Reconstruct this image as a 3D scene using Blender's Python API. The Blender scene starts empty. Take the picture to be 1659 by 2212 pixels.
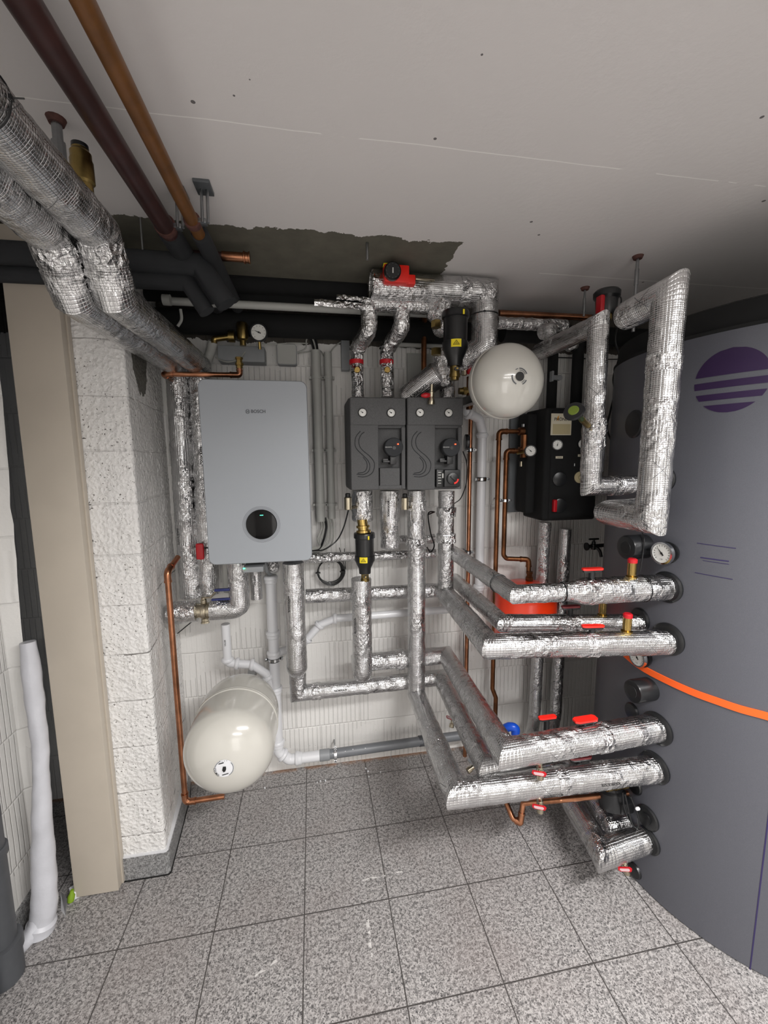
import bpy, bmesh, math, random
from mathutils import Vector, Matrix, noise
random.seed(7)
PI = math.pi
V = Vector
sc = bpy.context.scene
COL = sc.collection

# ------------------------------------------------------------------ camera
IW, IH, FPX = 1659.0, 2212.0, 900.85
PITCH, YAW, ROLL, CAMZ = 0.127484, 0.16863, -0.008854, 1.755
F = V((math.sin(YAW)*math.cos(PITCH), math.cos(YAW)*math.cos(PITCH), -math.sin(PITCH)))
_r = V((math.cos(YAW), -math.sin(YAW), 0)); _u = _r.cross(F)
R = _r*math.cos(ROLL) + _u*math.sin(ROLL)
U = _u*math.cos(ROLL) - _r*math.sin(ROLL)
CAM = V((0, 0, CAMZ))
cd = bpy.data.cameras.new('camera'); cam = bpy.data.objects.new('camera', cd); COL.objects.link(cam)
cd.sensor_fit = 'HORIZONTAL'; cd.sensor_width = 36; cd.lens = FPX/IW*36; cd.clip_start = .02
M = Matrix((( R.x, U.x, -F.x), (R.y, U.y, -F.y), (R.z, U.z, -F.z))).to_4x4(); M.translation = CAM
cam.matrix_world = M
sc.camera = cam

# ------------------------------------------------------------------ light, world, exposure
w = bpy.data.worlds.new('world'); sc.world = w; w.use_nodes = True
w.node_tree.nodes['Background'].inputs[0].default_value = (.5, .52, .56, 1)
w.node_tree.nodes['Background'].inputs[1].default_value = .05
def area(name, loc, aim, sx, sy, power, col=(1, 1, 1), spread=180):
    l = bpy.data.lights.new(name, 'AREA'); l.shape = 'RECTANGLE'; l.size = sx; l.size_y = sy; l.energy = power; l.color = col; l.spread = math.radians(spread)
    o = bpy.data.objects.new(name, l); COL.objects.link(o); o.location = loc
    o.rotation_euler = (V(aim)-V(loc)).to_track_quat('-Z', 'Y').to_euler(); return o
area('tube_lamp', (1.05, -.30, 2.50), (1.0, -.15, 0), 1.2, .14, 64, (1, .98, .96), 150)
area('rear_fill_lamp', (.75, -2.0, 2.50), (.75, -1.7, 0), 1.2, .14, 50, (1, .98, .96), 160)  # added unseen lamp, brightens the lower back wall and pillar foot
area('low_fill_light', (.35, -2.3, 1.0), (.3, 2.2, .9), .9, 1.7, 7, (1, .965, .94))  # added weak fill from behind the camera, no real doorway there
sc.view_settings.view_transform = 'Standard'; sc.view_settings.look = 'None'
sc.view_settings.exposure = .40; sc.view_settings.gamma = 1

# ------------------------------------------------------------------ points from the photograph
def ray(x, y): return F + R*((x-IW/2)/FPX) - U*((y-IH/2)/FPX)
def at(x, y, Y): d = ray(x, y); return CAM + d*(Y/d.y)
def atX(x, y, X): d = ray(x, y); return CAM + d*(X/d.x)
def atZ(x, y, Z): d = ray(x, y); return CAM + d*((Z-CAMZ)/d.z)
AX = dict(x=V((1, 0, 0)), y=V((0, 1, 0)), z=V((0, 0, 1)))
def mv(P, ax, k, v):
    """move P along a world axis until it is seen at column v (k='px') or row v (k='py'); k='=' sets the coordinate"""
    e = AX[ax]; P = V(P)
    if k == '=':
        Q = P.copy(); Q['xyz'.index(ax)] = v; return Q
    if k == '+': return P + e*v
    A = R if k == 'px' else -U
    t = (v-IW/2)/FPX if k == 'px' else (v-IH/2)/FPX
    D = P-CAM
    s = (t*D.dot(F)-D.dot(A))/(e.dot(A)-t*e.dot(F))
    return P + e*s
def route(P, *ms):
    L = [V(P)]
    for m in ms: L.append(mv(L[-1], *m))
    return L
TX, TY, TR = 1.899, 1.4184, .6286
def tk(x, y, off=0.0):
    d = ray(x, y); r = TR+off
    a = d.x**2+d.y**2; b = -2*(d.x*TX+d.y*TY); c = TX*TX+TY*TY-r*r
    D = max(0, b*b-4*a*c); t = (-b-math.sqrt(D))/2/a
    return CAM + d*t
def tang(p):   # angle of a point round the tank
    return math.atan2(p.y-TY, p.x-TX)
def tpt(a, z, off=0.0): return V((TX+(TR+off)*math.cos(a), TY+(TR+off)*math.sin(a), z))

# ------------------------------------------------------------------ materials
def lin(c): return tuple((v/12.92 if v <= .04045 else ((v+.055)/1.055)**2.4) for v in c)
def hx(s): return lin(tuple(int(s[i:i+2], 16)/255 for i in (0, 2, 4)))
class NT:
    def __init__(s, m):
        s.m = m; m.use_nodes = True; s.t = m.node_tree; s.b = s.t.nodes['Principled BSDF']
    def n(s, typ, **kw):
        nd = s.t.nodes.new(typ)
        for k, v in kw.items():
            if k.startswith('i_'):
                nd.inputs[k[2:].replace('_', ' ')].default_value = v
            else: setattr(nd, k, v)
        return nd
    def l(s, a, b): s.t.links.new(a, b)
    def math(s, op, a, b=None, c=None, clamp=False):
        nd = s.t.nodes.new('ShaderNodeMath'); nd.operation = op; nd.use_clamp = clamp
        for i, v in enumerate((a, b, c)):
            if v is None: continue
            if isinstance(v, (int, float)): nd.inputs[i].default_value = v
            else: s.l(v, nd.inputs[i])
        return nd.outputs[0]
    def mix(s, f, a, b):
        nd = s.t.nodes.new('ShaderNodeMix'); nd.data_type = 'RGBA'
        for i, v in ((0, f), (6, a), (7, b)):
            if isinstance(v, (int, float)): nd.inputs[i].default_value = v
            elif isinstance(v, tuple): nd.inputs[i].default_value = (*v[:3], 1)
            else: s.l(v, nd.inputs[i])
        return nd.outputs[2]
    def noise(s, vec, scale, detail=3, rough=.55, dist=0):
        nd = s.n('ShaderNodeTexNoise'); nd.inputs['Scale'].default_value = scale; nd.inputs['Detail'].default_value = detail
        nd.inputs['Roughness'].default_value = rough; nd.inputs['Distortion'].default_value = dist
        if vec is not None: s.l(vec, nd.inputs['Vector'])
        return nd.outputs['Fac']
    def vor(s, vec, scale, feat='F1', out='Distance'):
        nd = s.n('ShaderNodeTexVoronoi', feature=feat); nd.inputs['Scale'].default_value = scale
        if vec is not None: s.l(vec, nd.inputs['Vector'])
        return nd.outputs[out]
    def step(s, v, a, b):
        nd = s.n('ShaderNodeMapRange'); nd.interpolation_type = 'SMOOTHSTEP'
        s.l(v, nd.inputs[0]); nd.inputs[1].default_value = a; nd.inputs[2].default_value = b; return nd.outputs[0]
    def bump(s, h, strength=.3, dist=.002):
        nd = s.n('ShaderNodeBump'); nd.inputs['Strength'].default_value = strength; nd.inputs['Distance'].default_value = dist
        s.l(h, nd.inputs['Height']); s.l(nd.outputs[0], s.b.inputs['Normal']); return nd
    def pos(s): return s.n('ShaderNodeNewGeometry').outputs['Position']
    def obj(s): return s.n('ShaderNodeTexCoord').outputs['Object']
    def uv(s): return s.n('ShaderNodeTexCoord').outputs['UV']
    def sep(s, v):
        nd = s.n('ShaderNodeSeparateXYZ'); s.l(v, nd.inputs[0]); return nd.outputs
MATS = {}
def mat(name, col, rough=.5, metal=0.0, var=0.0, vscale=12, bump=0.0, bscale=60, coat=0.0, emit=None, es=1, spec=.5, bdist=.001):
    m = bpy.data.materials.new(name); t = NT(m); c = hx(col) if isinstance(col, str) else col
    t.b.inputs['Base Color'].default_value = (*c, 1); t.b.inputs['Roughness'].default_value = rough
    t.b.inputs['Metallic'].default_value = metal; t.b.inputs['Coat Weight'].default_value = coat
    t.b.inputs['Specular IOR Level'].default_value = spec
    if var:
        f = t.noise(t.pos(), vscale, 4)
        c2 = tuple(min(1, x*(1+var)) for x in c); c1 = tuple(x*(1-var) for x in c)
        t.l(t.mix(t.step(f, .3, .7), c1, c2), t.b.inputs['Base Color'])
    if bump: t.bump(t.noise(t.pos(), bscale, 4), bump, bdist)
    if emit: t.b.inputs['Emission Color'].default_value = (*hx(emit), 1); t.b.inputs['Emission Strength'].default_value = es
    MATS[name] = m; return m
mat('copper', 'b07a5c', .28, 1, .25, 18)
mat('aged_copper', '7d5236', .38, .9, .35, 14)
mat('brass', '94804f', .3, 1, .2, 30)
mat('bright_brass', 'b79c5e', .25, 1, .1, 30)
mat('nickel', 'b5ac98', .25, 1, .1, 30)
mat('steel', '9a9c9e', .35, 1, .1, 30)
mat('chrome', 'd6d8da', .12, 1)
mat('black_plastic', '111214', .38, 0, coat=.1)
mat('satin_black', '191a1c', .3, 0)
mat('black_foam', '0c0d0e', .9, 0, .15, 20, .25, 120)
mat('dark_foam', '25272a', .8, 0, .12, 14, .25, 120)
mat('grey_drain', '4a4c50', .5, 0, .1, 10)
mat('mid_grey', '6b6e72', .42, 0, .08, 10)
mat('pvc_white', 'd6d7da', .3, 0, coat=.2)
mat('pvc_grey', '85888b', .45, 0, .08, 10)
mat('conduit', 'a9aaa6', .5)
mat('vessel_white', 'bfbdb6', .16, 0, coat=.5)
mat('boiler_panel', '9ba0a6', .42, .15, bump=.05, bscale=900, bdist=.0003)
mat('boiler_side', '7c7f84', .5)
mat('glass_black', '020203', .06, 0, spec=.25)
mat('red_plastic', 'b51420', .35)
mat('bright_red', 'e8281e', .35)
mat('dark_red', '6e1a20', .45)
mat('vessel_red', 'ee3b14', .3, coat=.3)
mat('strap', 'f4601c', .6, bump=.3, bscale=300)
mat('purple', '240a38', .6)
mat('violet_line', '2c2350', .6)
mat('dial_white', 'd8d8d4', .35)
mat('ink', '141414', .6)
mat('grey_ink', '55585c', .6)
mat('handle_face', 'c9a9ad', .4)
mat('yellow', 'e8d21e', .5)
mat('beige', 'bab1a4', .45, 0, .03, 6)
mat('paper', 'c6c7cd', .4, 0, .05, 9, .4, 22, bdist=.006)
mat('brown_paint', '3c2422', .4, 0, .25, 16)
mat('ochre_paint', '6a4522', .4, 0, .2, 16)
mat('blue', '1450c8', .3)
mat('dark_blue', '16205a', .35)
mat('green', '2c3c1a', .5)
mat('lime', '5f6f22', .5)
mat('lime_green', '7a9a20', .5)
mat('cream_label', 'cfc8b2', .5)
mat('tan_label', 'b4a884', .5)
mat('orange_ink', 'd08a1c', .5)
mat('cable_grey', 'a3a49f', .5)
mat('rust', '55352f', .8, 0, .3, 60)
mat('led_green', '0a3a18', .3, emit='3cff8c', es=6)
mat('led_red', '3a0808', .3, emit='ff3214', es=9)
mat('plate_grey', '5f6366', .5, .3, .08, 8)
mat('foil_paper', 'a9aab0', .45, .35, .1, 20, .4, 60)

def foil_mat(name, crinkle, base=.80, rough=.25):
    m = bpy.data.materials.new(name); t = NT(m)
    p = t.pos(); uv = t.sep(t.uv()); u, v = uv[0], uv[1]
    n1 = t.noise(p, 30, 3, .5, 1.2); vo = t.vor(p, 62); vo2 = t.vor(p, 24)
    msk = t.step(t.noise(p, 6, 2), .46, .60)
    g1 = t.math('ABSOLUTE', t.math('SUBTRACT', t.math('FRACT', t.math('DIVIDE', u, .0085)), .5))
    g2 = t.math('ABSOLUTE', t.math('SUBTRACT', t.math('FRACT', t.math('DIVIDE', v, .0060)), .5))
    grid = t.math('ADD', t.step(g1, .0, .22), t.step(g2, .0, .25))
    cr = t.math('ADD', t.math('MULTIPLY', n1, 2.0*crinkle), t.math('MULTIPLY', vo, 1.1*crinkle))
    cr = t.math('ADD', cr, t.math('MULTIPLY', vo2, 1.0*crinkle))
    cr = t.math('MULTIPLY', cr, t.math('ADD', t.math('MULTIPLY', msk, .9), .10 if crinkle < 1 else .5))
    h = t.math('ADD', cr, t.math('MULTIPLY', grid, .17))
    t.bump(h, .9, .0036)
    # short dark scrim threads crossing in X shapes
    row = t.math('FLOOR', t.math('DIVIDE', v, .19))
    us = t.math('ADD', u, t.math('MULTIPLY', row, .067))
    uf = t.math('ABSOLUTE', t.math('SUBTRACT', t.math('MULTIPLY', t.math('FRACT', t.math('DIVIDE', us, .145)), .145), .0725))
    vf = t.math('ABSOLUTE', t.math('SUBTRACT', t.math('SUBTRACT', v, t.math('MULTIPLY', row, .19)), .095))
    df = t.math('ABSOLUTE', t.math('SUBTRACT', uf, vf))
    ln = t.math('MULTIPLY', t.math('LESS_THAN', df, .0013), t.math('LESS_THAN', uf, .027))
    ln = t.math('MULTIPLY', ln, t.math('GREATER_THAN', t.noise(p, 9, 1), .40))
    c = t.mix(t.noise(p, 30, 3), (base*.86, base*.86, base*.87), (base*1.08, base*1.08, base*1.08))
    c = t.mix(t.math('MULTIPLY', ln, .85), c, (.05, .05, .055))
    t.l(c, t.b.inputs['Base Color'])
    t.l(t.math('SUBTRACT', 1, t.math('MULTIPLY', ln, .8)), t.b.inputs['Metallic'])
    t.l(t.math('ADD', t.math('MULTIPLY', t.noise(p, 18, 2), .14), rough-.07), t.b.inputs['Roughness'])
    MATS[name] = m
foil_mat('foil', .95, .64, .19); foil_mat('foil_crumpled', 1.8, .70, .18)

def granite():
    m = bpy.data.materials.new('granite_tiles'); t = NT(m); p = t.pos()
    n1 = t.noise(p, 200, 3, .7); n2 = t.noise(p, 92, 4, .65); n3 = t.noise(p, 2.6, 3)
    dark = t.step(n1, .50, .60); mid = t.step(n2, .42, .60)
    c = t.mix(mid, (.44, .42, .412), (.155, .148, .146)); c = t.mix(dark, c, (.028, .028, .030))
    c = t.mix(t.step(t.vor(p, 110, out='Color'), .3, .9), c, t.mix(.35, c, (.48, .46, .45)))
    c = t.mix(t.math('MULTIPLY', t.step(n3, .40, .72), .30), c, (.20, .165, .155))
    xyz = t.sep(p); T = .3330
    gx = t.math('ABSOLUTE', t.math('SUBTRACT', t.math('FRACT', t.math('ADD', t.math('DIVIDE', t.math('SUBTRACT', xyz[0], -.2466*T), T), .5)), .5))
    gy = t.math('ABSOLUTE', t.math('SUBTRACT', t.math('FRACT', t.math('ADD', t.math('DIVIDE', t.math('SUBTRACT', xyz[1], 5.3458*T), T*1.0125), .5)), .5))
    g = t.math('MAXIMUM', t.math('LESS_THAN', gx, .0065), t.math('LESS_THAN', gy, .0065))
    c = t.mix(g, c, (.055, .05, .048))
    # rusty dirt line along the rear wall and dust swirls
    rust = t.math('MULTIPLY', t.step(xyz[1], 2.205, 2.235), t.step(t.noise(p, 14, 4), .36, .56))
    c = t.mix(t.math('MULTIPLY', rust, .7), c, (.30, .14, .06))
    wob = t.math('MULTIPLY', t.noise(p, 25, 3), .02); brk = t.math('GREATER_THAN', t.noise(p, 45, 4), .50)
    def stroke(cx_, cy_, dx, dy, L, wd):
        ax = t.math('SUBTRACT', xyz[0], cx_); ay = t.math('SUBTRACT', t.math('ADD', xyz[1], wob), cy_)
        al = t.math('ADD', t.math('MULTIPLY', ax, dx), t.math('MULTIPLY', ay, dy)); ac = t.math('SUBTRACT', t.math('MULTIPLY', ax, dy), t.math('MULTIPLY', ay, dx))
        return t.math('MULTIPLY', t.math('LESS_THAN', t.math('ABSOLUTE', al), L/2), t.math('LESS_THAN', t.math('ABSOLUTE', ac), wd))
    for a_ in ((.23, 1.55, 1, .05, .20, .003), (.155, 1.335, .02, 1, .13, .006), (-.205, 1.305, .89, .45, .09, .004)):
        c = t.mix(t.math('MULTIPLY', t.math('MULTIPLY', stroke(*a_), brk), .65), c, (.72, .70, .68))
    t.l(c, t.b.inputs['Base Color']); t.b.inputs['Roughness'].default_value = .42
    t.bump(t.math('SUBTRACT', 1, g), .4, .002)
    MATS['granite_tiles'] = m
    m = bpy.data.materials.new('granite_plain'); t = NT(m); p = t.pos()
    c = t.mix(t.step(t.noise(p, 75, 4, .65), .42, .6), (.33, .33, .33), (.17, .17, .172))
    c = t.mix(t.step(t.noise(p, 170, 3, .7), .52, .6), c, (.07, .07, .07))
    t.l(c, t.b.inputs['Base Color']); t.b.inputs['Roughness'].default_value = .4; MATS['granite_plain'] = m
granite()
def plaster_ceiling():
    m = bpy.data.materials.new('ceiling_paint'); t = NT(m); p = t.pos(); x = t.sep(p)
    base = t.mix(t.noise(p, 1.6, 3), (.70, .675, .665), (.77, .74, .73))
    spots = t.math('MULTIPLY', t.math('LESS_THAN', t.vor(p, 9), .05), t.math('GREATER_THAN', t.noise(p, 3, 1), .5))
    base = t.mix(spots, base, (.16, .15, .15))
    # board joints
    wv = t.math('MULTIPLY', t.noise(p, 3, 3), .02)
    j1 = t.math('LESS_THAN', t.math('ABSOLUTE', t.math('SUBTRACT', t.math('ADD', x[1], wv), 1.155)), .0018)
    j1 = t.math('MULTIPLY', j1, t.math('GREATER_THAN', t.noise(p, 4, 2), .44))
    j1b = t.math('MULTIPLY', t.math('LESS_THAN', t.math('ABSOLUTE', t.math('SUBTRACT', t.math('ADD', x[1], wv), 1.80)), .004), t.math('GREATER_THAN', x[0], 1.0))
    base = t.mix(t.math('MAXIMUM', j1, j1b), base, (.92, .90, .88))
    jb = t.math('LESS_THAN', t.math('ABSOLUTE', t.math('SUBTRACT', t.math('ADD', x[0], wv), -.358)), .004)
    base = t.mix(t.math('MULTIPLY', jb, .5), base, (.25, .24, .24))
    # unpainted concrete by the rear wall
    edge = t.math('ADD', x[1], t.math('MULTIPLY', t.math('SUBTRACT', t.noise(p, 9, 5, .7), .5), .12))
    bare = t.math('MULTIPLY', t.math('GREATER_THAN', edge, 1.60), t.math('LESS_THAN', t.math('ADD', x[0], t.math('MULTIPLY', t.noise(p, 25, 3), .05)), .60))
    conc = t.mix(t.noise(p, 14, 5), (.085, .08, .062), (.17, .16, .125))
    t.l(t.mix(bare, base, conc), t.b.inputs['Base Color']); t.b.inputs['Roughness'].default_value = .85
    t.bump(t.noise(p, 55, 4), .35, .002); MATS['ceiling_paint'] = m
plaster_ceiling()
def ribbed_wall(name, along, unpainted_above=None):
    m = bpy.data.materials.new(name); t = NT(m); p = t.pos(); x = t.sep(p); s = x[along]; z = x[2]
    row = t.math('FLOOR', t.math('DIVIDE', z, .248)); shift = t.math('MULTIPLY', row, .137)
    q = t.math('ADD', s, shift)
    rib = t.math('ABSOLUTE', t.math('SUBTRACT', t.math('FRACT', t.math('DIVIDE', t.math('ADD', q, t.math('MULTIPLY', t.noise(p, 2.5, 2), .012)), .0255)), .5))
    ribh = t.step(rib, .0, .16)
    blk = t.math('ABSOLUTE', t.math('SUBTRACT', t.math('FRACT', t.math('DIVIDE', q, .37)), .5))
    flat = t.math('GREATER_THAN', t.noise(p, 3.2, 1), .54)
    ribh = t.math('MAXIMUM', ribh, t.math('MULTIPLY', flat, .8))
    jz = t.math('ABSOLUTE', t.math('SUBTRACT', t.math('FRACT', t.math('DIVIDE', t.math('ADD', z, t.math('MULTIPLY', t.noise(p, 8, 2), .008)), .248)), .5))
    h = t.math('MULTIPLY', ribh, t.math('MULTIPLY', t.step(t.math('SUBTRACT', .5, jz), .0, .025), t.step(t.math('SUBTRACT', .5, blk), .0, .012)))
    h = t.math('ADD', h, t.math('MULTIPLY', t.noise(p, 60, 4), .5))
    t.bump(h, .7, .0045)
    c = t.mix(t.noise(p, 4, 4), (.73, .72, .69), (.80, .79, .775))
    pits = t.math('MULTIPLY', t.math('LESS_THAN', t.vor(p, 30), .045), t.math('GREATER_THAN', t.noise(p, 5, 1), .55))
    c = t.mix(pits, c, (.28, .25, .22))
    if unpainted_above:
        e = t.math('ADD', z, t.math('MULTIPLY', t.math('SUBTRACT', t.noise(p, 22, 4), .5), .05))
        conc = t.mix(t.noise(p, 12, 4), (.045, .04, .035), (.10, .085, .07))
        c = t.mix(t.math('GREATER_THAN', e, unpainted_above), c, conc)
    t.l(c, t.b.inputs['Base Color']); t.b.inputs['Roughness'].default_value = .6; MATS[name] = m
ribbed_wall('ribbed_back', 0, 2.335); ribbed_wall('ribbed_left', 1)
def pillar_mat():
    m = bpy.data.materials.new('rough_block'); t = NT(m); p = t.pos(); x = t.sep(p)
    lump = t.math('ADD', t.noise(p, 48, 5, .62, .6), t.math('MULTIPLY', t.vor(p, 65), .6))
    zz = t.math('ADD', x[2], t.math('MULTIPLY', t.noise(p, 9, 2), .012))
    jz = t.math('ABSOLUTE', t.math('SUBTRACT', t.math('FRACT', t.math('DIVIDE', zz, .2)), .5))
    jl = t.step(t.math('SUBTRACT', .5, jz), .0, .03)
    t.bump(t.math('ADD', lump, t.math('MULTIPLY', jl, .45)), 1.0, .008)
    c = t.mix(t.noise(p, 4, 3), (.74, .73, .71), (.82, .81, .80))
    pits = t.math('MULTIPLY', t.math('LESS_THAN', t.noise(p, 120, 2), .335), t.math('GREATER_THAN', t.noise(p, 6, 2), .44))
    c = t.mix(pits, c, (.13, .12, .11))
    crk = t.math('MULTIPLY', t.math('LESS_THAN', t.math('SUBTRACT', .5, jz), .010), t.math('GREATER_THAN', t.noise(p, 5, 2), .60))
    c = t.mix(crk, c, (.2, .19, .18))
    # bare patch at the top rear corner
    dy = t.math('SUBTRACT', x[1], 1.93); dz = t.math('SUBTRACT', x[2], 2.20)
    rr = t.math('ADD', t.math('ADD', t.math('POWER', t.math('DIVIDE', dy, .13), 2), t.math('POWER', t.math('DIVIDE', dz, .20), 2)), t.math('MULTIPLY', t.noise(p, 26, 4), .8))
    patch = t.math('MULTIPLY', t.math('LESS_THAN', rr, 1.2), t.math('GREATER_THAN', x[1], 1.76))
    c = t.mix(patch, c, (.135, .13, .115))
    t.l(c, t.b.inputs['Base Color']); t.b.inputs['Roughness'].default_value = .6; MATS['rough_block'] = m
pillar_mat()
def epp():
    m = bpy.data.materials.new('grey_foam_shell'); t = NT(m); p = t.pos()
    f = t.vor(p, 260, out='Color'); g = t.noise(p, 330, 2)
    c = t.mix(g, (.035, .036, .038), (.12, .12, .122)); t.l(c, t.b.inputs['Base Color']); t.b.inputs['Roughness'].default_value = .7
    t.bump(g, .35, .0012); MATS['grey_foam_shell'] = m
    m = bpy.data.materials.new('tank_cover'); t = NT(m); p = t.pos()
    t.l(t.mix(t.noise(p, 400, 2), (.075, .077, .092), (.105, .108, .126)), t.b.inputs['Base Color'])
    t.b.inputs['Roughness'].default_value = .36; t.bump(t.noise(p, 500, 3), .25, .0006); MATS['tank_cover'] = m
epp()

# ------------------------------------------------------------------ mesh building
class MB:
    def __init__(s): s.v = []; s.f = []; s.uv = {}; s.flat = False
    def add(s, vs, fs, uvs=None):
        o = len(s.v); s.v += [tuple(v) for v in vs]
        for i, f in enumerate(fs):
            if uvs: s.uv[len(s.f)] = uvs[i]
            s.f.append(tuple(o+k for k in f))
        return s
    def box(s, a, b, bev=0.0, seg=2, rot=None, org=None):
        a, b = V(a), V(b); c = (a+b)/2; d = b-a
        bm = bmesh.new(); bmesh.ops.create_cube(bm, size=1)
        for v in bm.verts: v.co = V((v.co.x*abs(d.x), v.co.y*abs(d.y), v.co.z*abs(d.z)))
        if bev: bmesh.ops.bevel(bm, geom=bm.edges[:], offset=bev, segments=seg, affect='EDGES', profile=.6)
        m = Matrix.Translation(c)
        if rot: m = Matrix.Translation(org or c) @ rot @ Matrix.Translation(-(V(org) if org else c)) @ m
        for v in bm.verts: v.co = m @ v.co
        s._bm(bm); return s
    def _bm(s, bm):
        bm.verts.index_update(); s.add([v.co for v in bm.verts], [[v.index for v in f.verts] for f in bm.faces]); bm.free()
    def lathe(s, prof, org, axis, seg=24, cap=True):
        axis = V(axis).normalized(); q = axis.to_track_quat('Z', 'Y'); org = V(org)
        vs = []; n = len(prof)
        for r, h in prof:
            for k in range(seg):
                a = 2*PI*k/seg; vs.append(org + q @ V((r*math.cos(a), r*math.sin(a), h)))
        fs = [(i*seg+k, i*seg+(k+1) % seg, (i+1)*seg+(k+1) % seg, (i+1)*seg+k) for i in range(n-1) for k in range(seg)]
        if cap:
            fs.append(tuple(reversed(range(seg)))); fs.append(tuple((n-1)*seg+k for k in range(seg)))
        s.add(vs, fs); return s
    def cyl(s, a, b, r, r2=None, seg=20, bev=0):
        a, b = V(a), V(b); L = (b-a).length; r2 = r if r2 is None else r2
        p = [(r, 0), (r2, L)] if not bev else [(r-bev, 0), (r, bev), (r2, L-bev), (r2-bev, L)]
        return s.lathe(p, a, b-a, seg)
    def prism(s, pts, d):      # planar outline extruded by vector d
        d = V(d); n = len(pts); vs = [V(p) for p in pts]+[V(p)+d for p in pts]
        s.add(vs, [tuple(range(n)), tuple(reversed(range(n, 2*n)))]+[(k, n+k, n+(k+1) % n, (k+1) % n) for k in range(n)]); return s
    def tube(s, path, r, seg=16, fillet=0.0, step=None, amp=0.0, freq=30, seed=0, cap=True, smooth=False, rfun=None, round_end=(0, 0)):
        P = [V(p) for p in path]
        if smooth: P = catmull(P, 8)
        if fillet: P = filleted(P, fillet)
        dirs = [(P[i+1]-P[i]).normalized() for i in range(len(P)-1)]
        pts = [];   # (centre, d_in, plane normal, arclen)
        L = 0
        for i in range(len(P)-1):
            ln = (P[i+1]-P[i]).length
            nrm = dirs[i] if i == 0 else (dirs[i-1]+dirs[i]).normalized()
            pts.append((P[i], i, nrm, L))
            if step:
                k = int(ln/step)
                for j in range(1, k):
                    t_ = j/k; sd = min(t_, 1-t_)*ln
                    if (i > 0 and t_ < .5 or i < len(P)-2 and t_ >= .5) and sd < r*.62 and len(P) < 12: continue
                    pts.append((P[i].lerp(P[i+1], t_), i, dirs[i], L+ln*t_))
            L += ln
        pts.append((P[-1], len(P)-2, dirs[-1], L))
        d0 = dirs[0]; a0 = V((0, 0, 1)) if abs(d0.z) < .9 else V((0, 1, 0))
        n_ = (a0-d0*a0.dot(d0)).normalized(); frames = [n_]
        for i in range(1, len(dirs)):
            n_ = dirs[i-1].rotation_difference(dirs[i]) @ n_; frames.append(n_.normalized())
        vs = []; vl = []
        def ring(c, i, nrm, al, rs=1.0):
            d = dirs[i]; n0 = frames[i]; b0 = d.cross(n0)
            rr = r*rs*(rfun(al, L) if rfun else 1)
            for k in range(seg):
                a = 2*PI*k/seg; o = n0*math.cos(a)+b0*math.sin(a); q = rr
                if amp:
                    w_ = c+o*r
                    q += amp*(noise.noise(w_*freq+V((seed, 0, 0)))*1.0+.6*noise.noise(w_*freq*2.7+V((0, seed, 0)))+.8*noise.noise(w_*freq*.3+V((0, 0, seed))))
                o = o*q; o = o - d*(o.dot(nrm)/max(.2, d.dot(nrm)))
                vs.append(c+o)
            vl.append(al)
        if round_end[0]:
            for j in range(4, 0, -1):
                a = PI/2*j/4.3; ring(pts[0][0]-dirs[0]*r*round_end[0]*math.sin(a), 0, dirs[0], -r*math.sin(a), math.cos(a))
        for c, i, nrm, al in pts: ring(c, i, nrm, al)
        if round_end[1]:
            for j in range(1, 5):
                a = PI/2*j/4.3; ring(pts[-1][0]+dirs[-1]*r*round_end[1]*math.sin(a), len(dirs)-1, dirs[-1], L+r*math.sin(a), math.cos(a))
        m = len(vl); fs = []; uvs = []
        cf = 2*PI*r
        for i in range(m-1):
            for k in range(seg):
                fs.append((i*seg+k, i*seg+(k+1) % seg, (i+1)*seg+(k+1) % seg, (i+1)*seg+k))
                u0, u1 = cf*k/seg, cf*(k+1)/seg
                uvs.append(((u0, vl[i]), (u1, vl[i]), (u1, vl[i+1]), (u0, vl[i+1])))
        if cap:
            fs.append(tuple(reversed(range(seg)))); uvs.append(tuple((.01*math.cos(k), .01*math.sin(k)) for k in range(seg)))
            fs.append(tuple((m-1)*seg+k for k in range(seg))); uvs.append(uvs[-1])
        s.add(vs, fs, uvs); return s
    def build(s, name, m, parent=None, smooth=35):
        me = bpy.data.meshes.new(name); me.from_pydata(s.v, [], s.f)
        if s.uv:
            ul = me.uv_layers.new(name='uv'); 
            for p in me.polygons:
                if p.index in s.uv:
                    for li, q in zip(p.loop_indices, s.uv[p.index]): ul.data[li].uv = q
        me.materials.append(MATS[m] if isinstance(m, str) else m)
        if smooth:
            me.polygons.foreach_set('use_smooth', [True]*len(me.polygons)); me.set_sharp_from_angle(angle=math.radians(smooth))
        me.update()
        o = bpy.data.objects.new(name, me); COL.objects.link(o)
        if parent: o.parent = parent; o.matrix_parent_inverse = Matrix.Translation(-world_loc(parent))
        return o
def world_loc(o): return o.location.copy()
def catmull(P, n):
    out = []
    Q = [P[0]*2-P[1]]+P+[P[-1]*2-P[-2]]
    for i in range(1, len(Q)-2):
        for j in range(n):
            t = j/n; a, b, c, d = Q[i-1], Q[i], Q[i+1], Q[i+2]
            out.append(.5*((2*b)+(c-a)*t+(2*a-5*b+4*c-d)*t*t+(3*b-a-3*c+d)*t**3))
    out.append(P[-1]); return out
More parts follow.
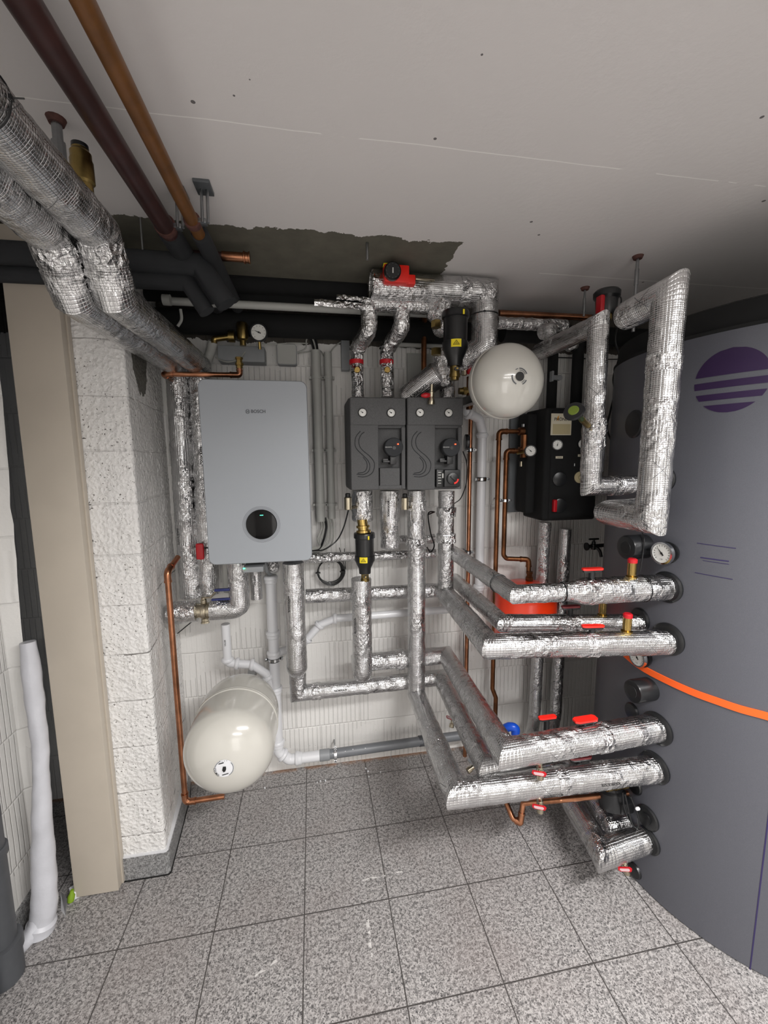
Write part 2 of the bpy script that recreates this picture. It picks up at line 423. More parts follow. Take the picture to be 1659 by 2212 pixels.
def filleted(P, rad, n=7):
    out = [P[0]]
    for i in range(1, len(P)-1):
        a = (P[i-1]-P[i]); b = (P[i+1]-P[i]); la, lb = a.length, b.length; a.normalize(); b.normalize()
        ang = a.angle(b)
        if ang > PI-.02 or ang < .05: out.append(P[i]); continue
        t = min(rad/math.tan(ang/2), la*.48, lb*.48); rr = t*math.tan(ang/2)
        c = P[i]+(a+b).normalized()*(rr/math.sin(ang/2)); s0 = P[i]+a*t-c; s1 = P[i]+b*t-c
        R0 = s0.length; u0 = s0.normalized(); u1 = s1.normalized(); th = u0.angle(u1)
        for j in range(n+1):
            w0, w1 = math.sin((1-j/n)*th)/math.sin(th), math.sin(j/n*th)/math.sin(th)
            out.append(c+(u0*w0+u1*w1)*R0)
    out.append(P[-1]); return out
def tag(o, label, cat, group=None):
    o['label'] = label; o['category'] = cat
    if group: o['group'] = group
    return o
def thing(name, loc, label, cat, group=None):
    o = bpy.data.objects.new(name, None); COL.objects.link(o); o.location = loc; o.empty_display_size = .05
    return tag(o, label, cat, group)
def struct(o): o['kind'] = 'structure'; return o
def text_geo(txt, size, bold=0.0):
    cu = bpy.data.curves.new('t', 'FONT'); cu.body = txt; cu.size = size; cu.align_x = 'CENTER'; cu.align_y = 'CENTER'
    cu.offset = bold; cu.resolution_u = 3
    o = bpy.data.objects.new('t', cu); COL.objects.link(o)
    bpy.context.view_layer.update()
    me = bpy.data.meshes.new_from_object(o)
    vs = [v.co.copy() for v in me.vertices]; fs = [tuple(p.vertices) for p in me.polygons]
    bpy.data.objects.remove(o); bpy.data.meshes.remove(me); bpy.data.curves.remove(cu); return vs, fs
def text_on(txt, size, org, right, up, m, parent, name='lettering', bold=0.0, wrap=None):
    """flat lettering; wrap=(axis point, axis dir, radius) bends it round a pipe or the tank"""
    vs, fs = text_geo(txt, size, bold); right = V(right).normalized(); up = V(up).normalized(); org = V(org)
    out = []
    for v in vs:
        p = org+right*v.x+up*v.y
        if wrap:
            c, ax, rad = wrap; ax = V(ax).normalized(); d0 = org-c; d0 = d0-ax*d0.dot(ax); d0.normalize()
            along = v.x*right.dot(ax)+v.y*up.dot(ax)
            side = ax.cross(d0); arc = v.x*right.dot(side)+v.y*up.dot(side); a = arc/rad
            base = c+ax*((org-c).dot(ax)+along); p = base+(d0*math.cos(a)+side*math.sin(a))*(rad+.0016)
        out.append(p)
    return MB().add(out, fs).build(name, m, parent, smooth=0)

# ------------------------------------------------------------------ pipes as things
def foil_pipe(path, r, label, group=None, crumple=False, ends=(0, 0), amp=None, name='insulated_pipe', seg=32, texts=(), ties=(), seed=None, rfun=None, fillet=0, joints=()):
    P = [V(p) for p in path]; root = thing(name, P[0], label, 'pipe', group)
    seed = seed if seed is not None else len(bpy.data.objects)*1.37
    mb = MB().tube(P, r, seg=seg, step=.0085, amp=(amp if amp is not None else (.0036 if crumple else .0019)), freq=38, seed=seed, round_end=ends, rfun=rfun, fillet=fillet)
    wrap_ = mb.build('foil_wrap', 'foil_crumpled' if crumple else 'foil', root, smooth=50)
    for (i, t, ang, flip) in texts:
        a, b = P[i], P[i+1]; d = (b-a).normalized(); c = a.lerp(b, t)
        toc = (CAM-c); toc = (toc-d*toc.dot(d)).normalized(); n = Matrix.Rotation(ang, 3, d) @ toc
        rt = -d if flip else d; up = n.cross(rt)
        text_on('ROCKWOOL', r*.27, c+n*(r+.0018), rt, up, 'ink', wrap_, 'lettering', .0003, wrap=(a, d, r+.0018))
    for (i, t) in ties:
        a, b = P[i], P[i+1]; d = (b-a).normalized(); c = a.lerp(b, t); ring(c, d, r*(rfun((c-a).length+sum((P[k+1]-P[k]).length for k in range(i)), 1) if rfun else 1)+.0015, .0022, 'black_plastic', root, 'cable_tie', tail=True)
    for (i, t) in joints:
        a, b = P[i], P[i+1]; d = (b-a).normalized(); c = a.lerp(b, t)
        MB().tube([c-d*.022, c+d*.022], r+.0022, seg=seg, step=.006, amp=.0022, freq=60, seed=seed+5).build('foil_tape', 'foil_crumpled', root, smooth=50)
    return root
def ring(c, d, R_, r, m, parent, name, tail=False):
    d = V(d).normalized(); q = d.to_track_quat('Z', 'Y')
    pts = [V(c)+q @ V((R_*math.cos(a), R_*math.sin(a), 0)) for a in [2*PI*k/28 for k in range(29)]]
    mb = MB().tube(pts, r, seg=8, cap=False)
    if tail:
        n = (CAM-V(c)); n = (n-d*n.dot(d)).normalized(); n = (n+V((0, 0, 1))*.8); n = (n-d*n.dot(d)).normalized()
        mb.box(V(c)+n*R_-V((.004, .004, .004)), V(c)+n*R_+V((.004, .004, .004)), .001); mb.cyl(V(c)+n*R_, V(c)+n*(R_+.02), .0012, seg=6)
    return mb.build(name, m, parent)
def pipe(name, path, r, m, label, group=None, fillet=.02, cat='pipe', fit=None, fitm=None, sleeve=1.22, clips=(), seg=16, part='pipe_run', smooth=False):
    """plain pipe; fit = list of corner indices that get an elbow fitting with collars"""
    P = [V(p) for p in path]; root = thing(name, P[0], label, cat, group)
    MB().tube(P, r, seg=seg, fillet=fillet, smooth=smooth).build(part, m, root)
    for i in (fit if fit is not None else range(1, len(P)-1)):
        a = (P[i-1]-P[i]); b = (P[i+1]-P[i]); L = min(r*3.2, a.length*.45); L2 = min(r*3.2, b.length*.45); a.normalize(); b.normalize()
        mb = MB().tube([P[i]+a*L, P[i], P[i]+b*L2], r*sleeve*.96, seg=seg, fillet=fillet*1.0)
        mb.cyl(P[i]+a*(L-.1*r), P[i]+a*(L+.55*r), r*sleeve*1.07, seg=seg); mb.cyl(P[i]+b*(L2-.1*r), P[i]+b*(L2+.55*r), r*sleeve*1.07, seg=seg)
        mb.build('elbow', fitm or m, root)
    return root
def clip(c, d, r, wall_dir, reach, label, rubber=True, name='pipe_clamp', group=None):
    root = thing(name, V(c)+V(wall_dir)*reach, label, 'clamp', group); d = V(d).normalized(); c = V(c)
    if rubber: MB().cyl(c-d*.011, c+d*.011, r+.003, seg=24).build('rubber_liner', 'black_plastic', root)
    s = V(wall_dir).cross(d).normalized()
    mb = MB().cyl(c-d*.007, c+d*.007, r+.0048, seg=24)
    for k in (-1, 1):
        e = c+s*k*(r+.012); mb.cyl(e-d*.007, e+d*.007, .0075, seg=6)
    mb.build('band', 'chrome', root)
    sb = MB()
    for k in (-1, 1):
        e = c+s*k*(r+.013); sb.cyl(e-V(wall_dir)*.016, e+V(wall_dir)*.016, .0035, seg=8); sb.cyl(e-V(wall_dir)*.018, e-V(wall_dir)*.013, .0055, seg=6)
    sb.build('screw', 'chrome', root)
    MB().cyl(c+V(wall_dir)*r, c+V(wall_dir)*reach, .004, seg=8).build('rod', 'steel', root)
    return root
def gauge_parts(parent, c, n, r, depth, ticks=12, needle=2.2, bez='chrome', face='dial_white', back='black_plastic', scale_in=.86):
    c = V(c); n = V(n).normalized(); q = n.to_track_quat('Z', 'Y')
    parent = MB().lathe([(r*.9, -depth), (r, -depth*.8), (r, 0)], c, n, 28).build('gauge_housing', back, parent)
    MB().lathe([(r*scale_in, .0004), (r*scale_in, .004), (r*1.02, .004), (r*1.04, -depth*.5), (r*1.0, -depth*.5)], c, n, 28, cap=False).build('bezel', bez, parent)
    MB().cyl(c, c+n*.0012, r*.9, seg=28).build('dial_face', face, parent)
    mb = MB()
    for k in range(ticks):
        a = math.radians(225-270*k/(ticks-1)); d = V((math.cos(a), math.sin(a), 0)); t = V((-d.y, d.x, 0))
        pts = [d*r*.62+t*r*.02, d*r*.62-t*r*.02, d*r*.76-t*r*.02, d*r*.76+t*r*.02]
        mb.add([c+n*.0018+q @ p for p in pts], [(0, 1, 2, 3)])
    mb.build('scale_marks', 'ink', parent, smooth=0)
    d = V((math.cos(needle), math.sin(needle), 0)); t = V((-d.y, d.x, 0))
    mb = MB().prism([c+n*.002+q @ p for p in (d*r*.62, t*r*.07-d*r*.25, -t*r*.07-d*r*.25)], n*.0008)
    mb.cyl(c+n*.002, c+n*.0035, r*.1, seg=12); mb.build('needle', 'ink', parent, smooth=0)
def lever_valve(c, axis, label, length=.085, m='bright_red', group=None, name='valve_handle', stem=.03, width=.022, up=(0, 0, 1), hub='black_plastic'):
    """flat lever along axis on a short stem rising from the pipe"""
    c = V(c); a = V(axis).normalized(); up = V(up).normalized(); s = a.cross(up).normalized()
    root = thing(name, c, label, 'valve handle', group)
    MB().cyl(c-up*.012, c+up*stem, .011, seg=12).build('stem', hub, root)
    t = c+up*stem
    def slab(h0, h1, l0, l1, wd, taper):
        o = [(-l0, -wd*taper), (-l0*.7, -wd), (l1*.85, -wd), (l1, -wd*taper), (l1, wd*taper), (l1*.85, wd), (-l0*.7, wd), (-l0, wd*taper)]
        return [t+a*x+s*y+up*h0 for x, y in o], up*(h1-h0)
    p, d = slab(-.006, .002, length*.42, length*.5, width*.40, .5); MB().prism(p, d).build('lever_base', hub, root)
    p, d = slab(.002, .009, length*.47, length*.53, width*.5, .55); MB().prism(p, d).build('lever_grip', m, root)
    return root

# ================================================================== THE ROOM
CE = 2.55; WY = 2.24
def quad(name, pts, m, grid=None):
    mb = MB(); mb.add(pts, [tuple(range(len(pts)))]); return struct(mb.build(name, m, smooth=0))
quad('floor', [(-1.6, -2.7, 0), (2.8, -2.7, 0), (2.8, WY, 0), (-1.6, WY, 0)], 'granite_tiles')
quad('ceiling', [(-1.6, -2.7, CE), (-1.6, WY, CE), (2.8, WY, CE), (2.8, -2.7, CE)], 'ceiling_paint')
quad('wall_back', [(-1.6, WY, 0), (2.8, WY, 0), (2.8, WY, CE), (-1.6, WY, CE)], 'ribbed_back')
quad('wall_right', [(2.8, WY, 0), (2.8, -2.7, 0), (2.8, -2.7, CE), (2.8, WY, CE)], 'ribbed_left')
quad('wall_rear', [(2.8, -2.7, 0), (-1.6, -2.7, 0), (-1.6, -2.7, CE), (2.8, -2.7, CE)], 'ribbed_back')
# left wall: ribbed face, ragged block end, recess behind it
mb = MB(); n = 40
front = [V((-1.14, -2.7, 0)), V((-1.14, 1.685, 0)), V((-1.14, 1.685, CE)), V((-1.14, -2.7, CE))]
mb.add(front, [(0, 1, 2, 3)])
vs = []
for i in range(n+1):
    z = CE*i/n; x = -1.128+.055*z/1.6*min(1, 1.0)+.006*noise.noise(V((0, 0, z*9)))
    vs += [V((-1.14, 1.685, z)), V((x, 1.70+.004*noise.noise(V((3, 0, z*14))), z)), V((x-.03, 1.74, z)), V((-1.6, 1.74, z))]
mb.add(vs, [(i*4+k, i*4+k+1, i*4+5+k, i*4+4+k) for i in range(n) for k in range(3)])
struct(mb.build('wall_left', 'ribbed_left', smooth=25))
# block pillar
fl, fr, bk = atZ(262, 1899, 0), atZ(363, 1884, 0), V((-.707, 2.10, 0))
px0, px1 = -.96, -.663
def pillar():
    mb = MB(); nz, nx, ny = 150, 34, 44
    out = []
    for i in range(nx+1): out.append(V((px0+(px1-px0)*i/nx, 1.718, 0)))
    for i in range(1, ny+1): out.append(V((px1-.046*min(1, i/ny*1.4), 1.718+.53*i/ny, 0)))
    vs = []
    for j in range(nz+1):
        z = CE*j/nz
        for i, p in enumerate(out):
            q = V((p.x, p.y, z)); k = noise.noise(q*42)*.0028+noise.noise(q*17)*.003+noise.noise(q*90)*.0012
            d = V((0, -1, 0)) if i < nx-1 else (V((1, 0, 0)) if i > nx+1 else V((.7, -.7, 0)))
            r = 1.0 if abs(i-nx) > 2 else .3
            vs.append(q+d*k*r-(V((.004, -.004, 0)) if i == nx else V((0, 0, 0))))
    m = len(out)
    mb.add(vs, [(j*m+i, j*m+i+1, j*m+m+i+1, j*m+m+i) for j in range(nz) for i in range(m-1)])
    return struct(mb.build('wall_pillar', 'rough_block', smooth=60))
pillar()
mb = MB(); h = .105; o = .012
A = [V((px0, 1.718-o, 0)), V((px1+.004, 1.718-o, 0)), V((px1+o, 1.718-.002, 0)), V((-.695+o, 2.12, 0)), V((-.72+o, 2.235, 0)), V((-.74, 2.235, 0)), V((-.72, 1.75, 0)), V((px0, 1.75, 0))]
mb.prism([p+V((0, 0, .004)) for p in A], (0, 0, h-.004)); struct(mb.build('baseboard_pillar', 'granite_plain', smooth=0))
ctr = V((-.80, 1.95, 0))
jb = MB().prism([V((p.x+(.004 if p.x > -.7 else 0), p.y-(.004 if p.y < 1.72 else 0), .0003)) for p in A], (0, 0, .004)); struct(jb.build('trim_2', 'ink', smooth=0))
pe = MB().prism([V((p.x-(.003 if p.x > -.7 else 0), p.y+(.003 if p.y < 1.72 else 0), h)) for p in A], (0, 0, .006)); struct(pe.build('trim_3', 'pvc_white', smooth=0))
# baseboards of the left wall
mb = MB().box((-1.14, -2.7, 0), (-1.128, 1.69, .09)); struct(mb.build('baseboard_left', 'granite_plain', smooth=0))

# beige duct casing in front of the pillar
t = thing('duct_casing', (-.915, 1.70, 0), 'tall beige sheet metal casing standing against the rough white block pillar', 'casing')
x0, x1, y0, y1 = -.997, -.834, 1.664, 1.73
MB().box((x0, y0, .006), (x1, y1-.012, CE-.02), .004).build('cover', 'beige', t)
MB().box((x1-.001, y0+.03, .006), (x1+.006, y1-.014, CE-.02), .002).build('edge_flange', 'beige', t)

# rolled plastic sheet leaning beside the casing
b = atZ(88, 2030, 0); tp = V((-1.045, 1.655, 1.10))
t = thing('plastic_sheet_roll', V((-1.05, 1.56, 0)), 'crumpled white plastic sheet roll leaning upright left of the beige casing', 'sheet')
pth = [V((-1.062, 1.555, .005)), V((-1.045, 1.57, .10)), V((-1.037, 1.585, .3)), V((-1.027, 1.60, .55)), V((-1.024, 1.615, .70)), V((-1.034, 1.635, .9)), tp]
def rf(al, L): 
    q = al/1.12; return (1.30-.55*q+.12*math.sin(q*9)) * (1.25 if q < .03 else 1)
MB().tube(pth, .030, seg=28, smooth=True, step=.02, amp=.004, freq=14, seed=3, rfun=rf).build('sheet', 'paper', t)
MB().tube([V((-1.10, 1.50, .006)), V((-1.075, 1.53, .03)), V((-1.045, 1.565, .10))], .026, seg=16, smooth=True, amp=.006, freq=22, seed=8).build('flared_end', 'paper', t)
# rubbish in the recess
tag(MB().add([V((-1.03, 1.63, .0)), V((-.998, 1.60, .0)), V((-1.0, 1.625, .05)), V((-1.035, 1.65, .06)), V((-1.02, 1.66, .002))], [(0, 1, 2, 3), (1, 4, 3, 2), (0, 3, 4)]).build('foam_scrap', 'pvc_white'), 'small white broken foam scrap on the floor between sheet roll and casing', 'scrap')
tag(MB().box(V((-1.02, 1.66, .0)), V((-.985, 1.70, .035)), .004, rot=Matrix.Rotation(.6, 4, 'Z')).build('foam_scrap', 'pvc_white'), 'second white foam scrap deeper in the recess behind the first', 'scrap')
mb = MB().lathe([(.004, 0), (.012, .006), (.013, .028), (.008, .036), (.006, .05)], (-1.008, 1.655, 0), (.15, .1, 1), 14)
tag(mb.build('plug_cap', 'lime_green'), 'small lime green plug on the floor at the left foot of the casing', 'plug')

# dark drain pipes bottom left
pipe('drain_pipe', [V((-1.088, 1.42, .14)), V((-1.088, 1.42, 2.5))], .044, 'grey_drain', 'dark grey drain pipe standing by the left wall, the farther of two', fit=[], seg=28)
root = [o for o in bpy.data.objects if o.name == 'drain_pipe'][0]
MB().lathe([(.047, 0), (.051, .004), (.051, .03), (.047, .034)], (-1.088, 1.42, .46), (0, 0, 1), 28).build('joint_ring', 'grey_drain', root)
MB().lathe([(.052, 0), (.052, .10), (.058, .10), (.058, .14), (.046, .145)], (-1.088, 1.42, 0.002), (0, 0, 1), 28).build('socket', 'grey_drain', root)
root = pipe('drain_pipe', [V((-1.083, 1.275, .12)), V((-1.083, 1.275, 2.5))], .046, 'dark_foam', 'dark grey drain pipe at the lower left edge, the nearer of two', fit=[], seg=28)
MB().lathe([(.056, 0), (.056, .12), (.050, .125), (.046, .18)], (-1.083, 1.275, 0.002), (0, 0, 1), 28).build('socket', 'grey_drain', root)

# ================================================================== THE BOILER
BY = 1.87
c0 = at(430, 818, BY); c1 = at(678, 1211, BY)
bx0, bx1 = at(431, 900, BY).x, at(665, 900, BY).x; bz1, bz0 = c0.z, at(560, 1216, BY).z
boiler = thing('wall_boiler', ((bx0+bx1)/2, 2.24, bz0), 'light grey wall hung gas boiler with round black display', 'boiler')
def rrect(x0, x1, z0, z1, r, y, n=7):
    P = []
    for cx_, cz_, a0 in ((x1-r, z1-r, 0), (x0+r, z1-r, PI/2), (x0+r, z0+r, PI), (x1-r, z0+r, 3*PI/2)):
        for k in range(n+1):
            a = a0+PI/2*k/n; P.append(V((cx_+r*math.cos(a), y, cz_+r*math.sin(a))))
    return P
MB().prism(rrect(bx0+.004, bx1-.004, bz0+.004, bz1-.004, .028, BY+.012), (0, .352, 0)).build('case', 'boiler_side', boiler, smooth=40)
MB().prism(rrect(bx0, bx1, bz0, bz1, .030, BY+.004), (0, .012, 0)).build('panel_rim', 'boiler_side', boiler, smooth=40)
pa = rrect(bx0+.003, bx1-.003, bz0+.003, bz1-.003, .028, BY); pb = rrect(bx0+.001, bx1-.001, bz0+.001, bz1-.001, .030, BY+.004)
m_ = len(pa); MB().add(pa+pb, [tuple(range(m_))]+[(k, (k+1) % m_, m_+(k+1) % m_, m_+k) for k in range(m_)]).build('front_panel', 'boiler_panel', boiler, smooth=20)
dc = at(565, 1133, BY); dr = .071
d_ = MB().lathe([(dr*.94, -.004), (dr*.90, .0035), (dr*.55, .0055), (dr*.1, .006)], dc-V((0, .0035, 0)), (0, -1, 0), 48).build('display', 'glass_black', boiler)
for k, rr in enumerate((1.0, 1.06, 1.12)):
    ring(dc-V((0, .0002, 0)), (0, 1, 0), dr*rr, .0007, 'boiler_side', d_, 'bezel_ring')
lp = at(565, 1113, BY-.009); MB().box(lp-V((.007, .001, .001)), lp+V((.007, .001, .001)), .0005).build('status_light', 'led_green', d_)
lo = at(558, 889, BY); text_on('BOSCH', .0185, lo-V((0, .0012, 0)), (1, 0, 0), (0, 0, 1), 'grey_ink', boiler, 'lettering', .0005)
lo = at(535, 889, BY)-V((0, .001, 0)); ring(lo, (0, 1, 0), .0082, .0008, 'grey_ink', boiler, 'emblem')
mb = MB()
for k in (-1, 1):
    mb.box(lo+V((k*.0035-.0009, -.0006, -.006)), lo+V((k*.0035+.0009, .0004, .006)))
mb.box(lo+V((-.0035, -.0006, -.0008)), lo+V((.0035, .0004, .0008))); mb.build('emblem_bars', 'grey_ink', boiler, smooth=0)
cb = at(548, 1228, 1.90); cs_ = MB().box(cb-V((.04, .03, .010)), cb+V((.045, .05, .014)), .003).build('connector_strip', 'pvc_grey', boiler)
q = at(527, 1228, 1.868); MB().box(q-V((.004, .002, .0022)), q+V((.004, .002, .0022))).build('strip_light', 'led_green', cs_)

# ================================================================== PUMP GROUPS
def pump_group(xl, xr, label, mixer):
    PY_ = 1.82; a = at(xl, 950, PY_); b = at(xr, 950, PY_); x0, x1 = a.x, b.x
    z1 = at((xl+xr)/2, 858, PY_).z; z0 = at((xl+xr)/2, 1058, PY_).z; W_ = x1-x0; H_ = z1-z0
    t = thing('pump_group', ((x0+x1)/2, 2.08, z0), label, 'pump group', 'pump groups on the manifold')
    X = lambda f: x0+W_*f
    Z = lambda f: z1-H_*f
    MB().box((x0-.003, PY_+.055, z0-.004), (x1+.003, 2.10, z1+.004), .012).build('rear_shell', 'grey_foam_shell', t)
    # front cover with an opening for the pump on the right
    o = [(0, 0), (1, 0), (1, .30), (.50, .30), (.50, .985), (1, .985), (1, 1), (0, 1)]
    mb = MB().box((X(0), PY_, Z(.30)), (X(1), PY_+.075, Z(0)), .009, 3)
    mb.box((X(0), PY_+.004, Z(1)), (X(.505), PY_+.07, Z(.27)), .007, 3)
    mb.box((X(.50), PY_+.016, Z(.325)), (X(1), PY_+.07, Z(.29)), .005, 3)
    mb.box((X(.925), PY_+.010, Z(1)), (X(1), PY_+.07, Z(.31)), .005, 3)
    mb.box((X(.50), PY_+.012, Z(1)), (X(1), PY_+.07, Z(.955)), .005, 3)
    mb.build('front_cover', 'grey_foam_shell', t)
    MB().box((X(.50), PY_+.040, Z(.97)), (X(.93), PY_+.06, Z(.32)), .002).build('recess_back', 'grey_foam_shell', t)
    cvz = (.76, .965)
    if not mixer:
        MB().box((X(.525), PY_+.014, Z(cvz[1])), (X(.90), PY_+.05, Z(cvz[0])), .005, 3).build('blanking_cover', 'grey_foam_shell', t)
    else:
        MB().box((X(.515), PY_-.006, Z(.975)), (X(.60+.05), PY_+.05, Z(.775)), .004, 3).build('mixer_base', 'black_plastic', t)
        MB().box((X(.64), PY_-.022, Z(.97)), (X(.93), PY_+.05, Z(.78)), .006, 3).build('mixer_actuator', 'satin_black', t)
        kc = V((X(.785), PY_-.022, Z(.875)))
        k_ = MB().lathe([(.027, 0), (.027, .012), (.022, .014)], kc, (0, -1, 0), 28).build('knob', 'black_plastic', t)
        r_ = Matrix.Rotation(math.radians(40), 4, 'Y'); MB().box(kc-V((.017, .022, .0045)), kc+V((.017, -.010, .0045)), .002, rot=r_).build('knob_grip', 'black_plastic', t)
        pts = [kc+V((.0175*math.cos(a), -.0146, .0175*math.sin(a))) for a in [math.radians(-80+15*i) for i in range(6)]]
        pts += [kc+V((.0255*math.cos(a), -.0146, .0255*math.sin(a))) for a in [math.radians(-5-15*i) for i in range(6)]]
        MB().prism(pts, (0, -.001, 0)).build('red_scale', 'bright_red', t, smooth=0)
        mb = MB()
        for k in range(5): mb.box((X(.545), PY_-.0072, Z(.93-.03*k)), (X(.60), PY_-.006, Z(.925-.03*k)))
        mb.box((X(.62), PY_-.008, Z(.87)), (X(.64), PY_-.006, Z(.82))); mb.build('printed_marks', 'dial_white', t, smooth=0)
    pc = V((X(.76), PY_+.012, Z(.535)))
    ph_ = MB().lathe([(.040, -.03), (.041, .012), (.0385, .0155)], pc+V((0, -.02, 0)), (0, -1, 0), 36).build('pump_head', 'dark_foam', t)
    MB().lathe([(.008, 0), (.008, .002)], pc+V((.001, -.0355, -.003)), (0, -1, 0), 16).build('control_knob', 'black_plastic', ph_)
    mb = MB().box(pc+V((-.014, -.02, -.075)), pc+V((.014, .03, -.03)), .003)
    mb.box(pc+V((-.045, -.012, -.066)), pc+V((.018, .02, -.058)), .002); mb.box(pc+V((-.045, -.008, -.060)), pc+V((-.02, .01, -.050)), .002)
    mb.build('cable_plug', 'black_plastic', t)
    e = pc+V((.018, -.0362, .013)); MB().box(e-V((.003, .0008, .002)), e+V((.003, .0008, .002))).build('status_light', 'led_red', ph_)
    text_on('GRUNDFOS', .0055, pc+V((-.024, -.0365, .0)), (1, 0, 0), (0, 0, 1), 'dial_white', ph_, 'lettering')
    for fx in (.22, .73):
        g = V((X(fx), PY_-.001, Z(.165)))
        MB().lathe([(.0175, -.004), (.0175, .002), (.0195, .003), (.0195, -.004)], g, (0, -1, 0), 26, cap=False).build('thermometer_rim', 'black_plastic', t)
        d2 = MB().lathe([(.0165, -.004), (.0165, .004), (.0155, .006), (.0150, .0045)], g, (0, -1, 0), 26).build('thermometer', 'dial_white', t)
        mb = MB()
        for k in range(9):
            a = math.radians(215-250*k/8); p = g+V((.0118*math.cos(a), -.0068, .0118*math.sin(a))); mb.box(p-V((.0008, .0004, .0008)), p+V((.0008, .0004, .0008)))
        mb.cyl(g+V((0, -.0062, 0)), g+V((0, -.008, 0)), .0026, seg=10)
        mb.prism([g+V((.003, -.007, .001)), g+V((-.010, -.007, .006)), g+V((-.001, -.007, -.002))], (0, -.0006, 0)); mb.build('needle_and_scale', 'ink', d2, smooth=0)
    # moulded S shape
    def cv(pts, name):
        P = catmull([V((X(u_), PY_+.0045, Z(v_))) for u_, v_ in pts], 6)
        MB().tube(P, .0021, seg=6).build(name, 'dark_foam', t)
    cv([(.25, .37), (.19, .40), (.15, .46), (.17, .53), (.24, .58), (.34, .63), (.42, .70), (.41, .78), (.35, .83), (.24, .855), (.12, .85)], 'moulded_curve')
    cv([(.18, .36), (.10, .42), (.08, .50), (.12, .56), (.22, .62), (.31, .68), (.34, .74), (.31, .80), (.22, .83), (.10, .825)], 'moulded_curve')
    cv([(.22, .64), (.28, .69), (.29, .75), (.24, .80), (.12, .815)], 'moulded_curve')
    return t, X, Z
PGL, XL_, ZL_ = pump_group(757, 877, 'dark grey foam pump group, the left one, with blank lower cover', False)
PGR, XR_, ZR_ = pump_group(880, 1000, 'dark grey foam pump group, the right one, with black mixer knob and red scale', True)

# ================================================================== THE BUFFER TANK
def online(P, Q, px):
    d = (Q-P); L = d.length; d = d/L; t = (px-IW/2)/FPX; D = P-CAM
    return P + d*((t*D.dot(F)-D.dot(R))/(d.dot(R)-t*d.dot(F)))
tank = thing('buffer_tank', (TX, TY, 0), 'huge dark grey cylindrical heating buffer tank with a striped purple circle', 'tank')
MB().lathe([(TR-.004, .0), (TR, .006), (TR, 2.157)], (TX, TY, 0), (0, 0, 1), 160, cap=False).build('jacket', 'tank_cover', tank, smooth=30)
MB().lathe([(TR-.03, 2.13), (TR+.002, 2.15), (TR+.003, 2.160), (TR-.012, 2.162), (TR-.016, 2.235), (TR-.04, 2.245), (.02, 2.25)], (TX, TY, 0), (0, 0, 1), 120).build('lid', 'black_foam', tank, smooth=40)
# jacket seam
a = tang(tk(1640, 1930))
mb = MB(); mb.add([tpt(a-.003, .0, .001), tpt(a+.003, 0, .001), tpt(a+.003, 2.155, .001), tpt(a-.003, 2.155, .001)], [(0, 1, 2, 3)]); mb.build('seam', 'violet_line', tank, smooth=0)
# striped circle
zc = (tk(1606, 746).z+tk(1565, 891).z)/2; lr = (tk(1606, 746).z-tk(1565, 891).z)/2
a0 = tang(tk(1500, 836)); ac = a0+lr/TR
cuts = [tk(1525, y).z for y in (815.4, 827.3, 841.8, 853.3, 866.4, 876.9)]
bands = [(cuts[0], zc+lr), (cuts[2], cuts[1]), (cuts[4], cuts[3]), (zc-lr, cuts[5])]
for lo_, hi_ in bands:
    mb = MB(); nv, nu = 14, 24; vs = []
    for j in range(nv+1):
        z = lo_+(hi_-lo_)*j/nv; hw = math.sqrt(max(0, lr*lr-(z-zc)**2))
        for i in range(nu+1): vs.append(tpt(ac+(-hw+2*hw*i/nu)/TR, z, .0009))
    mb.add(vs, [(j*(nu+1)+i, j*(nu+1)+i+1, (j+1)*(nu+1)+i+1, (j+1)*(nu+1)+i) for j in range(nv) for i in range(nu)])
    mb.build('emblem_band', 'purple', tank, smooth=60)
def tank_line(p, q, h, name='printed_line'):
    A_, B_ = tk(*p), tk(*q); a1, a2 = tang(A_), tang(B_); vs = []; n = 16
    for i in range(n+1):
        a = a1+(a2-a1)*i/n; z = A_.z+(B_.z-A_.z)*i/n; vs += [tpt(a, z-h/2, .0009), tpt(a, z+h/2, .0009)]
    MB().add(vs, [(2*i, 2*i+2, 2*i+3, 2*i+1) for i in range(n)]).build(name, 'violet_line', tank, smooth=0)
tank_line((1506, 1173), (1590, 1184.5), .0022); tank_line((1501, 1236.5), (1583, 1251.5), .0022)
tank_line((1513, 1204), (1575, 1212.5), .0036); tank_line((1518, 1210.5), (1575, 1219), .0016)
# round rubber collars where pipes enter
collars = [(1441, 1268, .058), (1443, 1380, .060), (1383, 1338, .046), (1419, 1573, .062), (1414, 1657, .060), (1366, 1537, .036), (1372, 1697, .034), (1399, 1766, .047), (1400, 1815, .05), (1371, 916, .055), (1432, 1035, .05), (1372, 1880, .03)]
def tn(p): return V((p.x-TX, p.y-TY, 0)).normalized()
for x, y, r in collars:
    p = tk(x, y); n_ = tn(p)
    MB().lathe([(r, -.014), (r, .004), (r*.9, .009), (r*.72, .010)], p, n_, 36).build('port_collar', 'satin_black', tank)
for x, y in ((1399, 1766), (1432, 1035)):
    p = tk(x, y); MB().lathe([(.022, .008), (.022, .016), (.008, .017)], p, tn(p), 24).build('port_plug', 'black_plastic', tank)
